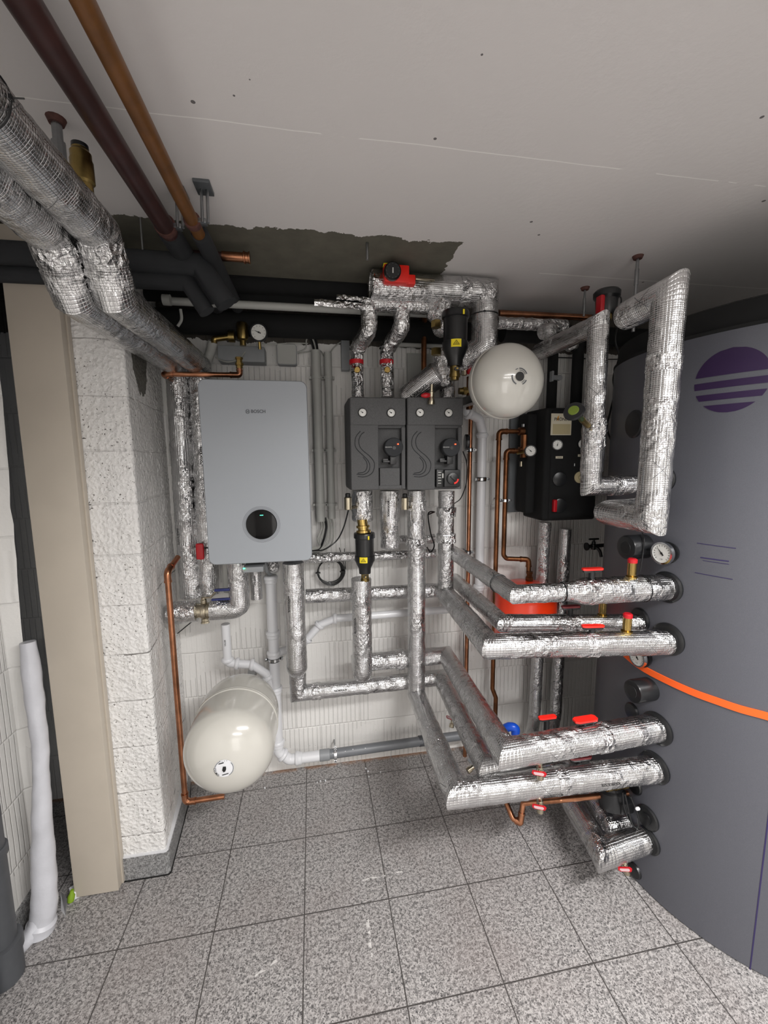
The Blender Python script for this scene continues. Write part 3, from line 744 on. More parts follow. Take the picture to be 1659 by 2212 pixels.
# orange lashing strap lying on the jacket
pts = [(1349, 1412), (1372, 1431), (1400, 1449), (1450, 1474), (1500, 1496), (1550, 1514), (1600, 1531), (1659, 1547), (1700, 1558), (1760, 1572)]
P = catmull([tk(min(x, 1659), y) if x <= 1659 else tpt(tang(tk(1659, 1547))+(x-1659)/900., tk(1659, 1547).z-(x-1659)*.0002) for x, y in pts], 4)
vs = []
for p in P:
    n_ = tn(p)
    for o, dz in ((.001, -.0125), (.0045, -.0125), (.0045, .0125), (.001, .0125)): vs.append(p+n_*o+V((0, 0, dz)))
mb = MB(); mb.add(vs, [(i*4+k, i*4+(k+1) % 4, i*4+4+(k+1) % 4, i*4+4+k) for i in range(len(P)-1) for k in range(4)])
tag(mb.build('lashing_strap', 'strap', smooth=30), 'orange fabric strap draped slanting across the grey tank', 'strap')
# thermometers on the tank
def tank_gauge(x, y, gx, label, nd, r=.040):
    p = tk(x, y); n_ = tn(p); t = thing('dial_thermometer', p, label, 'thermometer', 'dial thermometers on the tank')
    MB().lathe([(.036, 0), (.040, .012), (.024, .016), (.024, gx)], p, n_, 28).build('sleeve', 'satin_black', t)
    c = p+n_*(gx+.012); gauge_parts(t, c, n_, r, .016, 15, nd, bez='chrome', back='steel')
    q = n_.to_track_quat('Z', 'Y')
    text_on('120', .0075, c+n_*.002+V((0, 0, -.022)), V((0, 0, 1)).cross(n_), (0, 0, 1), 'grey_ink', t, 'scale_lettering')
tank_gauge(1447, 1193, .030, 'round white dial thermometer with chrome rim on the tank, the upper one', 2.3)
tank_gauge(1392, 1418, .022, 'round white dial thermometer beside the orange strap, below the silver pipes', 2.3, .036)
def stub_cap(x, y, L, r, label):
    p = tk(x, y); n_ = V((-1, -.06, 0)).normalized(); t = thing('insulated_stub', p, label, 'pipe cap', 'black foam caps on tank stubs')
    MB().lathe([(r, -.03), (r, L-.008), (r-.002, L-.002), (r-.008, L)], p, n_, 36).build('cap', 'satin_black', t)
    MB().lathe([(r*.52, L), (r*.5, L+.0012), (r*.1, L+.0014)], p, n_, 28).build('end_disc', 'black_plastic', t)
stub_cap(1392, 1180, .088, .047, 'black cylindrical foam cap on tank stub above the red-capped brass fitting')
stub_cap(1402, 1488, .080, .044, 'black cylindrical foam cap on tank stub below the orange strap')

# ================================================================== FOIL PIPES TO THE TANK
def tank_end(x, y, z):
    p = tk(x, y); p = V((p.x, p.y, z)); return p
# pipe A
A1 = atZ(1112, 1284, 1.271); A0 = tank_end(1437, 1268, 1.271); A2 = atZ(990, 1201, 1.271); A3 = V((.705, 2.0, 1.271))
LA = (A0-A1).length
rA = lambda al, L: 1.0 if al < .34 else (1.0-.28*min(1, (al-.34)/.05))
A0i = A0+(A0-A1).normalized()*.01
foil_pipe([A0i, A1, A2, V((A2.x, 2.06, 1.271))], .0475, 'uppermost foil pipe to the tank, narrow at its bend, with cable ties', 'foil wrapped pipes', texts=[(0, .10, .25, True)], ties=[(0, .17), (0, .70), (1, .22)], rfun=rA, joints=[(0, .52)])
B1 = atZ(1058, 1396, 1.066); B0 = tank_end(1440, 1380, 1.066); B2 = atZ(957, 1277, 1.066); B2 = V((B2.x, 1.985, 1.066)); B2t = mv(B2, 'z', 'py', 1060)
B0i = B0+(B0-B1).normalized()*.01
foil_pipe([B0i, B1, B2, B2t], .046, 'foil pipe from the right pump group to the tank just above the strap end', 'foil wrapped pipes', texts=[], joints=[(0, .45), (2, .55), (2, .8)], rfun=lambda al, L: 1.0 if al < 1.32 else .87)
C1_ = atZ(1086, 1346, 1.095); C0_ = tank_end(1385, 1338, 1.095)
foil_pipe([C0_+V((.01, 0, 0)), C1_, V((C1_.x+.012, 2.12, 1.095))], .036, 'thinner foil wrapped pipe running just behind another one to the tank at middle height', 'foil wrapped pipes')
C0 = tank_end(1416, 1572, .71); C1 = atZ(1093, 1627, .71); C2 = atZ(967, 1421, .71); C2 = V((C2.x, 2.03, .71))
vx = at(783, 1420, 1.93).x
C3 = V((vx, 2.03, .71)); C4 = V((vx, 1.925, .70)); C5 = mv(C4, 'z', 'py', 1250)
foil_pipe([C0+(C0-C1).normalized()*.01, C1, C2, C3, V((vx, 2.00, .70))], .051, 'thick foil wrapped pipe from the back wall to the lower tank, upper of the pair', 'foil wrapped pipes', texts=[(0, .12, .55, True)], joints=[(0, .40), (2, .55)], rfun=lambda al, L: 1.0 if al < .62 else (1-.12*min(1, (al-.62)/.3)))
foil_pipe([V((vx, 2.04, .70)), C4, C5], .047, 'upright foil wrapped pipe below the small black dirt filter, bent at its foot', 'foil wrapped pipes', texts=[(1, .55, -.75, False)], fillet=.035)
D0 = tank_end(1412, 1655, .54); D1 = atZ(984, 1713, .54); D2 = atZ(898, 1492, .54); D2 = V((D2.x-.004, 1.975, .54)); D3 = mv(D2, 'z', 'py', 1060)
foil_pipe([D0+(D0-D1).normalized()*.01, D1, D2, D3], .049, 'longest foil pipe, dropping from the right pump group to the lower collar of the pair', 'foil wrapped pipes', texts=[(0, .28, -.7, True), (0, .56, -1.1, True), (1, .80, .3, False), (2, .42, .75, False)], joints=[(0, .5), (2, .93), (2, .76)], rfun=lambda al, L: 1.0 if al < 1.1 else .92)
E1_ = atZ(1048, 1655, .59); E2_ = V((.655, 2.0, .59)); e3 = at(645, 1508, 2.03)
E3_ = V((e3.x, 2.0, .575)); 
foil_pipe([V((1.28, 1.42, .60)), V((E1_.x, E1_.y, .59)), V((.645, 2.03, .585)), V((e3.x, 2.03, .578)), mv(V((e3.x, 2.03, .578)), 'z', 'py', 1222)], .041, 'foil pipe low along the back wall with a square corner below the boiler', 'foil wrapped pipes', texts=[(2, .72, -.2, False)], joints=[(2, .88)])
# boiler side verticals
f0 = at(633, 1215, 1.90); f1 = mv(f0, 'z', 'py', 1448)
foil_pipe([f0, f1, f1+V((0, .12, 0))], .047, 'upright foil wrapped pipe below the boiler right corner with bent rounded foot', 'foil wrapped pipes', texts=[(0, .35, .55, False)], fillet=.035)
h0 = at(660, 1288, 2.07); h1 = at(945, 1277, 2.07)
foil_pipe([h0, V((h1.x, h1.y, h0.z-.012))], .036, 'level foil wrapped pipe on the back wall at mid height, below the coiled cable', 'foil wrapped pipes', texts=[(0, .1, .9, False)], joints=[(0, .93)])
h0 = at(655, 1206, 2.10); h1 = at(940, 1196, 2.10)
foil_pipe([h0, h1], .025, 'slim level foil wrapped pipe right of the boiler foot, behind the small black filter', 'foil wrapped pipes', crumple=True)
h0 = at(862, 1166, 2.14); h1 = at(938, 1164, 2.14)
foil_pipe([h0, h1], .024, 'short crumpled foil pipe piece between the two middle uprights on the wall', 'foil wrapped pipes', crumple=True)
p = at(782, 1060, 1.985); q = mv(p, 'z', 'py', 1122)
foil_pipe([p, q], .050, 'short bulging foil sleeve under the left pump group above the small filter', 'foil wrapped pipes', crumple=True, ends=(0, .3))
p = at(841, 1060, 1.985); q = mv(p, 'z', 'py', 1180)
foil_pipe([p, q], .048, 'foil wrapped pipe under the left pump group, second from left, ending above the slim pipe', 'foil wrapped pipes', ends=(0, .35), amp=.003, texts=[(0, .30, .1, False)], rfun=lambda al, L: 1.0 if al < .15 else .93)
# feed pipes at the floor under the wall
g0 = tank_end(1388, 1815, .215); g1 = atZ(1300, 1843, .215); g2 = atZ(1165, 1610, .215)
v1 = at(1178, 1128, 2.10)
foil_pipe([g0+V((.01, 0, 0)), g1, V((g2.x, 1.98, .215)), V((v1.x-.02, 2.10, .23)), V((v1.x, 2.10, v1.z))], .045, 'lowest foil wrapped pipe near the floor, rising under the black solar station on its left', 'foil wrapped pipes', texts=[(0, .9, 2, False)], joints=[(0, .5)], rfun=lambda al, L: 1.12 if al < .24 else (1.0 if al < .9 else .74))
g1 = atZ(1318, 1783, .225); g2 = atZ(1215, 1630, .225); v1 = at(1222, 1142, 2.10)
foil_pipe([V((1.262, g1.y, .225)), V((g1.x, g1.y, .225)), V((g2.x+.01, 1.93, .225)), V((v1.x-.01, 2.10, .24)), V((v1.x, 2.10, v1.z))], .033, 'thin foil wrapped pipe near the floor, rising under the black solar station on its right', 'foil wrapped pipes', crumple=False, joints=[(1, .05)])
# the two tall loops in front of the tank
u0 = at(1447, 634, 1.12); u1 = V((u0.x-.008, 1.12, at(1402, 1122, 1.12).z))
foil_pipe([V((u0.x-.01, 1.275, u0.z-.012)), u0, u1, V((u1.x-.002, 1.285, u1.z)), V((1.19, 1.31, u1.z))], .0455, 'tall foil wrapped loop pipe nearest the tank emblem, reaching almost to the ceiling', 'foil wrapped pipes', ends=(.7, 0), joints=[(1, .3)])
w0 = at(1293, 700, 1.45); w1 = V((w0.x+.004, 1.45, at(1282, 1050, 1.45).z))
foil_pipe([V((w0.x, 1.86, w0.z)), w0, w1, V((1.29, 1.45, w1.z))], .037, 'foil wrapped loop pipe with the green handwheel, left of the taller loop', 'foil wrapped pipes', ends=(.5, 0), joints=[(2, .45)], rfun=lambda al, L: 1.0 if not (.78 < al < .95) else 1.12)
kc = at(1283, 935, 1.45); foil_pipe([kc+V((0, 0, .05)), kc-V((0, 0, .055))], .0425, 'crumpled foil wad around the valve under the green handwheel', 'foil wrapped pipes', crumple=True, ends=(.2, .2), amp=.006, name='foil_wad')

# levers, stub fittings and drain cocks on these pipes
def capped(px, P, Q, r, h, label, cap='red_plastic', rr=.0155):
    c = online(P, Q, px); t = thing('brass_fitting', c, label, 'fitting', 'brass stubs with plastic caps')
    MB().lathe([(rr*1.3, r-.004), (rr*1.3, r+.004), (rr*.86, r+.006), (rr, r+.012), (rr, r+h), (rr*1.06, r+h+.002)], c, (0, 0, 1), 24).build('sleeve', 'bright_brass', t)
    if cap: MB().lathe([(rr*1.05, r+h), (rr*1.08, r+h+.012), (rr*.8, r+h+.016)], c, (0, 0, 1), 24).build('cap', cap, t)
    return t
capped(1362, A1, A0, .044, .055, 'brass stub with red cap on the uppermost tank pipe')
capped(1352, B1, B0, .044, .055, 'brass stub with red cap on the middle tank pipe beside the lower gauge')
capped(1300, C1_, C0_, .033, .06, 'brass stub between the two middle tank pipes, cap hidden', 'brass', .014)
ax_ = (A0-A1).normalized()
lever_valve(online(A1, A0, 1276)+V((0, 0, .040)), (A0-A1), 'red valve lever above the uppermost tank pipe', .078, stem=.036)
lever_valve(online(C1_, C0_, 1230)+V((0, 0, .030)), (A0-A1), 'dark red valve lever above the thinner rear tank pipe', .075, 'dark_red', stem=.034)
lever_valve(online(B1, B0, 1277)+V((0, 0, .042)), (B0-B1), 'red valve lever above the middle tank pipe', .082, stem=.022)
lever_valve(online(C1, C0, 1268)+V((0, .02, .046)), (C0-C1), 'big bright red valve lever on the upper pipe of the lower pair', .095, stem=.016, width=.034)
lever_valve(V((online(C1, C0, 1225).x, 1.42, .60+.062)), (1, 0, 0), 'red valve lever showing behind the upper pipe of the lower pair', .075, 'bright_red', stem=.055)
lever_valve(online(D1, D0, 1260)+V((0, .03, .040)), (D0-D1), 'dark red valve lever wedged between the two lower tank pipes', .09, 'dark_red', stem=.018, width=.03)
def drain_cock(c, d, label, hm='red_plastic', s=1.0, tilt=0, hdir=None, sheet=False):
    """small nickel drain cock: body along d with a wing handle across it"""
    c = V(c); d = V(d).normalized(); t = thing('drain_cock', c, label, 'drain cock', 'small drain cocks')
    MB().lathe([(.009*s, 0), (.009*s, .018*s), (.012*s, .020*s), (.012*s, .03*s), (.009*s, .032*s), (.009*s, .045*s), (.0125*s, .047*s), (.0125*s, .064*s), (.008*s, .066*s)], c, d, 18).build('body', 'nickel', t)
    h = V(hdir if hdir else (-.55, -.83, 0)).normalized(); o = c+d*.026*s
    MB().cyl(o, o+h*.022*s, .0045*s, seg=10).build('spindle', 'nickel', t)
    sd = d.cross(h).normalized(); p0 = o+h*.020*s
    pts = [p0+sd*x*s+d*y*s for x, y in ((-.024, -.002), (-.019, .007), (.019, .009), (.026, .003), (.024, -.005), (-.018, -.008))]
    w_ = MB().prism(pts, h*.006*s).build('wing_handle', hm, t)
    if hm == 'red_plastic': MB().prism([p0+h*.0062*s+(q_-p0)*.72+sd*.001 for q_ in pts], h*.0006).build('pale_insert', 'handle_face', w_)
    return t
drain_cock(online(C1, C0, 1163)-V((0, .012, .048)), (.05, -.05, -1), 'small drain cock with red wing handle hanging from the upper pipe of the lower pair')
drain_cock(online(D1, D0, 1163)-V((0, .012, .044)), (.05, -.05, -1), 'small drain cock with red wing handle hanging below the longest foil pipe')
drain_cock(at(1345, 1852, 1.275), (.25, -.2, -1), 'small drain cock with red handle under the lowest foil pipe near the floor', s=1.0)
dcx = at(980, 1543, 1.86); tag(MB().cyl(dcx+V((.004, 0, .01)), V((E1_.x+.02, 1.86, .60)), .006, seg=10).build('pipe_nipple', 'nickel'), 'tiny nipple holding the drain cock on the slanting lower pipe', 'nipple'); drain_cock(dcx, (-.3, -.35, -.8), 'small drain cock with upright red handle left of the slanting lower pipes', 'red_plastic', .95, hdir=(-.7, -.1, .6))
# slanting little valve with blue body on the floor pipes
c = at(1035, 1655, 1.72); drain_cock(c+V((.0, 0, .02)), (-.8, -.2, -.3), 'small brass cock with pale green handle low behind the lower tank pipes', 'pvc_grey', 1.1, hdir=(-.5, 0, .8))
c = c+V((.002, 0, .015)); tag(MB().lathe([(.012, 0), (.020, .006), (.020, .045), (.010, .05)], c, (1, 0, 0), 20).build('blue_valve_body', 'dark_blue'), 'dark blue valve body low behind the lower tank pipes', 'valve')
c = at(1106, 1582, 1.80)
t = thing('blue_hose_bend', c, 'bright blue bent hose end rising behind the upper pipe of the lower pair', 'hose')
MB().tube([c+V((-.03, .02, .01)), c+V((-.012, 0, .032)), c+V((.012, -.01, .025)), c+V((.026, -.0, -.03)), V((1.09, 1.86, .25))], .021, seg=18, smooth=True).build('hose', 'blue', t)

# handwheel valve on the second loop
c = at(1266, 915, 1.42); o = at(1240, 889, 1.36); d = (o-c).normalized()
t = thing('handwheel_valve', c, 'green and black handwheel valve with brass stem in front of the black solar station', 'valve')
L = (o-c).length
MB().lathe([(.011, -.02), (.011, L*.35), (.008, L*.36), (.0065, L*.36)], c, d, 16).build('bonnet', 'brass', t)
MB().cyl(c+d*L*.3, c+d*L*.62, .0095, seg=14).build('gland', 'green', t)
MB().cyl(c+d*L*.6, c+d*L*1.0, .0042, seg=12).build('stem', 'nickel', t)
hn = (d*1.0+V((-.25, -.35, .35))).normalized()
MB().lathe([(.020, -.006), (.033, -.005), (.036, 0), (.033, .007), (.020, .008)], o, hn, 28).build('handwheel', 'black_plastic', t)
MB().lathe([(.0185, .008), (.017, .0105), (.004, .011)], o, hn, 24).build('green_disc', 'lime', t)
c = at(1299, 925, 1.43); tag(MB().lathe([(.009, 0), (.009, .02), (.006, .022), (.006, .032)], c-V((.0, 0, .01)), (.4, -.1, .7), 14).build('brass_plug', 'brass'), 'tiny brass plug poking from the foil right of the handwheel valve', 'plug')

# black motor actuator high between the loops
c = at(1310, 655, 1.60); ct = at(1313, 630, 1.60)
t = thing('motor_actuator', c, 'black motor actuator with red side stripe high between the two foil loops', 'actuator')
MB().lathe([(.034, -.045), (.040, -.03), (.042, .012), (.050, .022), (.051, .040), (.044, .048)], c, (0, 0, 1), 30).build('housing', 'satin_black', t)
MB().box(c+V((-.048, -.032, -.045)), c+V((-.030, .0, .02)), .004).build('red_stripe', 'red_plastic', t)
MB().cyl(c-V((0, 0, .065)), c-V((0, 0, .045)), .024, seg=20).build('brass_base', 'brass', t)
MB().box(c-V((.012, .012, .13)), c-V((-.012, -.012, .06))).build('neck', 'satin_black', t)
MB().tube([c+V((.045, -.01, .03)), c+V((.058, -.01, .015)), c+V((.055, -.01, -.02)), c+V((.05, 0, -.05))], .0025, seg=8, smooth=True).build('cable', 'black_plastic', t)

# ================================================================== PIPES ON THE LEFT AND ALONG THE CEILING
foil_pipe([V((-.60, .35, 2.303)), V((-.60, 1.19, 2.295)), V((-.60, 1.275, 2.180)), V((-.60, 2.12, 2.185)), V((-.607, 2.12, 1.09))], .050, 'thick foil pipe at upper left nearest the left wall, dropping into the pillar corner', 'foil wrapped pipes', seg=36, amp=.0028, fillet=0, joints=[(1, .3), (1, .7), (3, .02), (3, .5)], texts=[(3, .72, .9, False)])
foil_pipe([V((-.50, .35, 2.322)), V((-.50, 1.20, 2.312)), V((-.50, 1.27, 2.185)), V((-.50, 2.12, 2.190)), V((-.525, 2.12, 1.10))], .050, 'thick foil pipe at upper left nearest the painted pipes, dropping beside the boiler', 'foil wrapped pipes', seg=36, amp=.0028, joints=[(1, .3), (1, .7), (3, .02)], ties=[(0, .55), (3, .78)], texts=[(3, .38, .2, False)])
# horizontal run under the boiler left
z_ = at(450, 1318, 2.0).z
xa, xb = at(366, 1318, 2.0).x, at(518, 1312, 2.0).x
foil_pipe([V((xa, 2.0, z_-.004)), V((at(425, 1312, 2.0).x, 2.0, z_))], .052, 'short fat foil sleeve against the pillar left of the brass union', 'foil wrapped pipes', ends=(.25, 0), crumple=True)
foil_pipe([V((at(455, 1312, 2.0).x, 2.0, z_)), V((xb, 2.0, z_)), mv(V((xb, 2.0, z_)), 'z', 'py', 1212)], .047, 'foil wrapped elbow pipe from the brass union up into the boiler', 'foil wrapped pipes', texts=[(0, .6, -.9, False)], fillet=.03, amp=.0026)
p = at(551, 1215, 2.08); foil_pipe([p, mv(p, 'z', 'py', 1293)], .027, 'thin foil sleeved stub under the boiler middle', 'foil wrapped pipes', texts=[(0, .45, .2, False)])
p = at(592, 1205, 2.05); foil_pipe([p, mv(p, 'z', 'py', 1228)], .030, 'short pointed foil stub under the boiler right of the condensate drain', 'foil wrapped pipes', ends=(0, .8), crumple=True)
p = at(665, 1203, 2.06); foil_pipe([p, mv(p, 'x', 'px', 690)], .022, 'small crumpled foil stub at the boiler lower right corner', 'foil wrapped pipes', ends=(0, .3), crumple=True)
c = V((at(440, 1312, 1.99).x, 2.0, z_))
t = thing('brass_union', c, 'tarnished brass union between two foil sleeves below the boiler left corner', 'fitting')
MB().lathe([(.034, -.036), (.034, -.012), (.041, -.010), (.043, 0), (.041, .010), (.037, .012), (.037, .036)], c, (1, 0, 0), 24).build('union_body', 'nickel', t)
MB().lathe([(.014, .03), (.014, .056), (.010, .058), (.010, .066)], c, (0, -.1, 1), 16).build('spindle', 'nickel', t)
MB().lathe([(.016, .03), (.016, .050), (.019, .052), (.019, .060)], c, (.05, -.2, -1), 8).build('drain_nut', 'nickel', t)
t = thing('blue_lever', c+V((.02, -.01, .066)), 'dark blue bent valve lever above the brass union', 'valve handle')
q0 = c+V((0, -.01, .064))
MB().tube([q0, q0+V((.035, -.005, .002)), q0+V((.065, -.01, .036)), q0+V((.14, -.01, .040))], .0042, seg=8).build('lever_arm', 'nickel', t)
MB().box(q0+V((.055, -.018, .031)), q0+V((.145, -.004, .043)), .003).build('grip', 'dark_blue', t)
t = thing('steel_lever', q0, 'dark blue straight lever grip just below the bent one', 'valve handle')
MB().box(q0+V((.04, -.02, -.012)), q0+V((.135, -.006, -.002)), .003).build('grip', 'dark_blue', t)
p = at(433, 1190, 2.055); t = thing('valve_handle', p, 'dark red valve grip between the left uprights and the boiler', 'valve handle')
MB().box(p+V((-.018, -.014, -.040)), p+V((.018, .0, .038)), .009, 3).build('lever_grip', 'red_plastic', t); MB().cyl(p, p+V((.01, .05, .03)), .009, seg=12).build('stem', 'nickel', t)
p = at(487, 1160, 2.09); pipe('conduit', [p, mv(p, 'z', 'py', 1278)], .023, 'conduit', 'short grey plastic pipe piece under the boiler left half', fit=[])
tag(MB().cyl(at(384, 1368, 2.17), at(418, 1340, 2.12), .0028, seg=8).build('cable_tie_tail', 'black_plastic'), 'thin black cable tie tail pointing down left below the brass union', 'cable tie')

# copper on the left
r0 = at(386, 1204, 2.02); r1 = at(361, 1235, 1.98); r2 = at(401, 1733, 1.98); r3 = at(480, 1716, 2.02)
z2 = atZ(401, 1733, .035)
zc_ = V((-.640, 1.90, 1.24)); cx_ = at(362, 1245, 1.90); c0_ = V((cx_.x, 1.90, cx_.z)); bot = mv(c0_, 'z', 'py', 1733)
pipe('copper_pipe', [at(384, 1204, 2.02), c0_+V((0, 0, .02)), V((c0_.x+.002, 1.90, bot.z)), mv(V((c0_.x+.002, 1.90, bot.z+.004)), 'x', 'px', 485)], .0125, 'copper', 'bright copper pipe running down the pillar corner to the white expansion vessel', fillet=.03)
b0 = at(352, 808, 2.02); b1 = at(518, 810, 2.02); b2 = mv(b1, 'z', 'py', 790)
pipe('copper_pipe', [b0+V((0, .08, 0)), b0, b1, b2], .011, 'copper', 'bright copper pipe level across the two left foil uprights above the boiler', fillet=.02)
t = thing('brass_adapter', b2, 'bright brass adapter on top of the copper bend above the boiler', 'fitting')
MB().lathe([(.014, -.012), (.014, 0), (.018, .001), (.018, .012), (.013, .013), (.013, .026), (.017, .027), (.017, .036)], b2, (0, 0, 1), 6).build('hex_body', 'bright_brass', t, smooth=20)

# brass group, gauge, bracket above the boiler
c = at(523, 762, 2.17)
tag(MB().box(V((at(472, 770, 2.17).x, 2.15, at(500, 783, 2.17).z)), V((at(573, 770, 2.17).x, 2.235, at(500, 748, 2.17).z)), .008).build('manifold_bracket', 'pvc_grey'), 'grey mounting block on the wall above the boiler carrying brass fittings', 'bracket')
t = thing('safety_valve', at(525, 745, 2.12), 'upright brass safety valve between the pressure gauge and brass elbow', 'valve')
p = at(525, 742, 2.12); MB().lathe([(.014, -.01), (.014, .012), (.023, .018), (.026, .03), (.026, .085), (.022, .092)], p, (0, 0, 1), 20).build('valve_body', 'brass', t)
t = thing('brass_elbow', at(490, 735, 2.12), 'brass elbow fitting left of the upright safety valve', 'fitting')
p = at(462, 732, 2.12); q = at(500, 727, 2.12); MB().tube([p-V((0, 0, .02)), p, q], .014, seg=16, fillet=.014).build('elbow', 'brass', t); MB().cyl(q-V((.012, 0, 0)), q+V((.014, 0, 0)), .026, seg=20).build('collar', 'brass', t)
p = at(460, 737, 2.13); pipe('drain_hose', [p, at(455, 760, 2.15), at(438, 800, 2.17), at(434, 826, 2.17)], .021, 'conduit', 'short pale plastic pipe dropping from the brass elbow behind the boiler', fit=[], fillet=.04)
g = at(559, 718, 2.08); t = thing('pressure_gauge', g, 'small round pressure gauge with blue white dial above the boiler', 'gauge')
gauge_parts(t, g, (-.15, -1, -.12), .040, .02, 10, 2.7, bez='black_plastic'); MB().cyl(g+V((0, .01, -.036)), g+V((0, .02, -.07)), .007, seg=10).build('stem', 'brass', t)
jb = at(620, 765, 2.2); t = thing('junction_box', V((jb.x, 2.235, jb.z)), 'square grey junction box on the wall right of the pressure gauge', 'junction box')
jx0, jx1, jz0, jz1 = at(598, 765, 2.19).x, at(641, 765, 2.19).x, at(620, 788, 2.19).z, at(620, 743, 2.19).z
MB().prism(rrect(jx0, jx1, jz0, jz1, .012, 2.19), (0, .045, 0)).build('box_body', 'pvc_grey', t, smooth=30)
MB().prism(rrect(jx0+.003, jx1-.003, jz0+.003, jz1-.003, .011, 2.186), (0, .006, 0)).build('lid', 'conduit', t, smooth=30)
c1_ = at(740+22, 762, 2.2)
tag(MB().box(V((at(737, 760, 2.2).x, 2.19, at(740, 800, 2.2).z)), V((at(755, 760, 2.2).x, 2.238, at(740, 735, 2.2).z)), .004).build('junction_box', 'pvc_grey'), 'narrow grey junction box half hidden behind the first upper foil pipe', 'junction box')
def cable(pts, r, m, label, name='cable', group=None):
    return tag(MB().tube([V(p) for p in pts], r, seg=8, smooth=True).build(name, m), label, 'cable', group)
cable([at(643, 762, 2.2), at(660, 752, 2.2), at(662, 735, 2.2), at(668, 722, 2.21), at(680, 722, 2.22)], .0035, 'cable_grey', 'grey cable looping up from the junction box to the ceiling zone')
cable([at(643, 764, 2.21), at(665, 760, 2.21), at(690, 757, 2.22), at(700, 770, 2.21)], .003, 'cable_grey', 'grey cable running right from the junction box to the conduits')
cable([at(710, 768, 2.2), at(722, 750, 2.21), at(740, 737, 2.22), at(770, 728, 2.22)], .0035, 'cable_grey', 'grey cable curving right from the second conduit top')
cable([at(465, 772, 2.15), at(490, 782, 2.13), at(515, 776, 2.13), at(530, 760, 2.15)], .003, 'cable_grey', 'thin grey cable sagging under the grey mounting block')
cable([at(566, 742, 2.16), at(585, 744, 2.18), at(630, 741, 2.2), at(665, 742, 2.2)], .003, 'cable_grey', 'thin grey cable running right from below the pressure gauge')
for k, (dx, m) in enumerate(((0, 'black_plastic'), (5, 'cable_grey'), (9, 'black_plastic'))):
    cable([at(662+dx, 705, 2.2), at(668+dx, 725, 2.2), at(675+dx, 745, 2.2), at(680+dx*.6, 765, 2.2)], .0062 if m[0] == 'b' else .004, m, ['thick black cable entering the left conduit, left strand', 'pale cable between two black ones entering the conduit', 'thick black cable entering the left conduit, right strand'][k])
# conduits right of the boiler
def conduit(px, y0, y1, r, label, px2=None):
    p = at(px, y0, 2.19); root = pipe('conduit', [p, V((p.x, 2.19, at(px2 or px, y1, 2.19).z))], r, 'conduit', label, fit=[])
    for yy in (816, 973, 1090):
        c = mv(p, 'z', 'py', yy); mb = MB().cyl(c-V((0, 0, .007)), c+V((0, 0, .007)), r+.0035, seg=16); mb.box(c+V((-r-.012, -.004, -.006)), c+V((r+.012, .04, .006)), .001); mb.build('saddle', 'conduit', root)
conduit(682, 757, 1126, .024, 'pale grey cable conduit next to the boiler, left of the pair', 696)
conduit(708, 762, 1120, .019, 'pale grey cable conduit next to the pump group, right of the pair', 722)
for k in range(6):
    x = 688+5*k; cable([at(x+4, 1118, 2.19), at(x+7, 1140, 2.18), at(x-2+k, 1165+2*k, 2.15), at(690-k, 1180+3*k, 2.10), at(668-k*2, 1186+2*k, 2.02)], .004 if k != 2 else .006, 'cable_grey' if k not in (2,) else 'black_plastic', 'cable curving from the conduits to the boiler, one of the loose bundle', group='cables from conduits to boiler')
cable([at(753, 1100, 2.02), at(742, 1140, 2.04), at(727, 1168, 2.08), at(700, 1187, 2.05), at(675, 1190, 2.0)], .0035, 'black_plastic', 'thin black cable hanging from the small air vent to the boiler')
cable([at(924, 1112, 2.1), at(938, 1106, 2.12), at(925, 1110, 2.1), at(930, 1150, 2.1), at(938, 1178, 2.08), at(930, 1192, 2.06), at(921, 1180, 2.05)], .0035, 'black_plastic', 'thin black cable looping between the two right uprights')
cable([at(1000, 975, 1.98), at(1008, 1000, 2.0), at(1008, 1040, 2.02), at(996, 1075, 2.05), at(981, 1088, 2.06)], .0028, 'black_plastic', 'thin black cable beside the right pump group')
# coiled cable
c = at(713, 1235, 2.19); t = thing('cable_coil', c, 'coiled black cable hanging on the wall under the slim foil pipe', 'cable coil')
for k in range(4):
    pts = [c+V(((.062+.0035*k)*math.cos(a)+.002*k, .01-.006*k, (.062+.003*k)*math.sin(a)+.003*math.sin(3*a+k))) for a in [2*PI*i/32 for i in range(33)]]
    MB().tube(pts, .0032, seg=8, cap=False).build('cable_loop', 'black_plastic', t)
for a in (0.0, PI):
    q = c+V((.064*math.cos(a), -.01, .0)); MB().box(q-V((.013, .012, .002)), q+V((.013, .012, .003)), .0015).build('cable_tie', 'black_plastic', t)
cable([at(733, 1183, 2.15), at(738, 1200, 2.12), at(742, 1215, 2.12), at(746, 1228, 2.12)], .002, 'black_plastic', 'thin black cable end above the coil, left strand')
cable([at(744, 1185, 2.15), at(744, 1200, 2.12), at(746, 1215, 2.12), at(747, 1230, 2.12)], .002, 'black_plastic', 'thin black cable end above the coil, right strand')
p = at(710, 1222, 2.236); tag(MB().cyl(p, p-V((0, .008, 0)), .004, seg=12).build('wall_screw', 'steel'), 'small screw head in the wall inside the cable coil', 'screw')

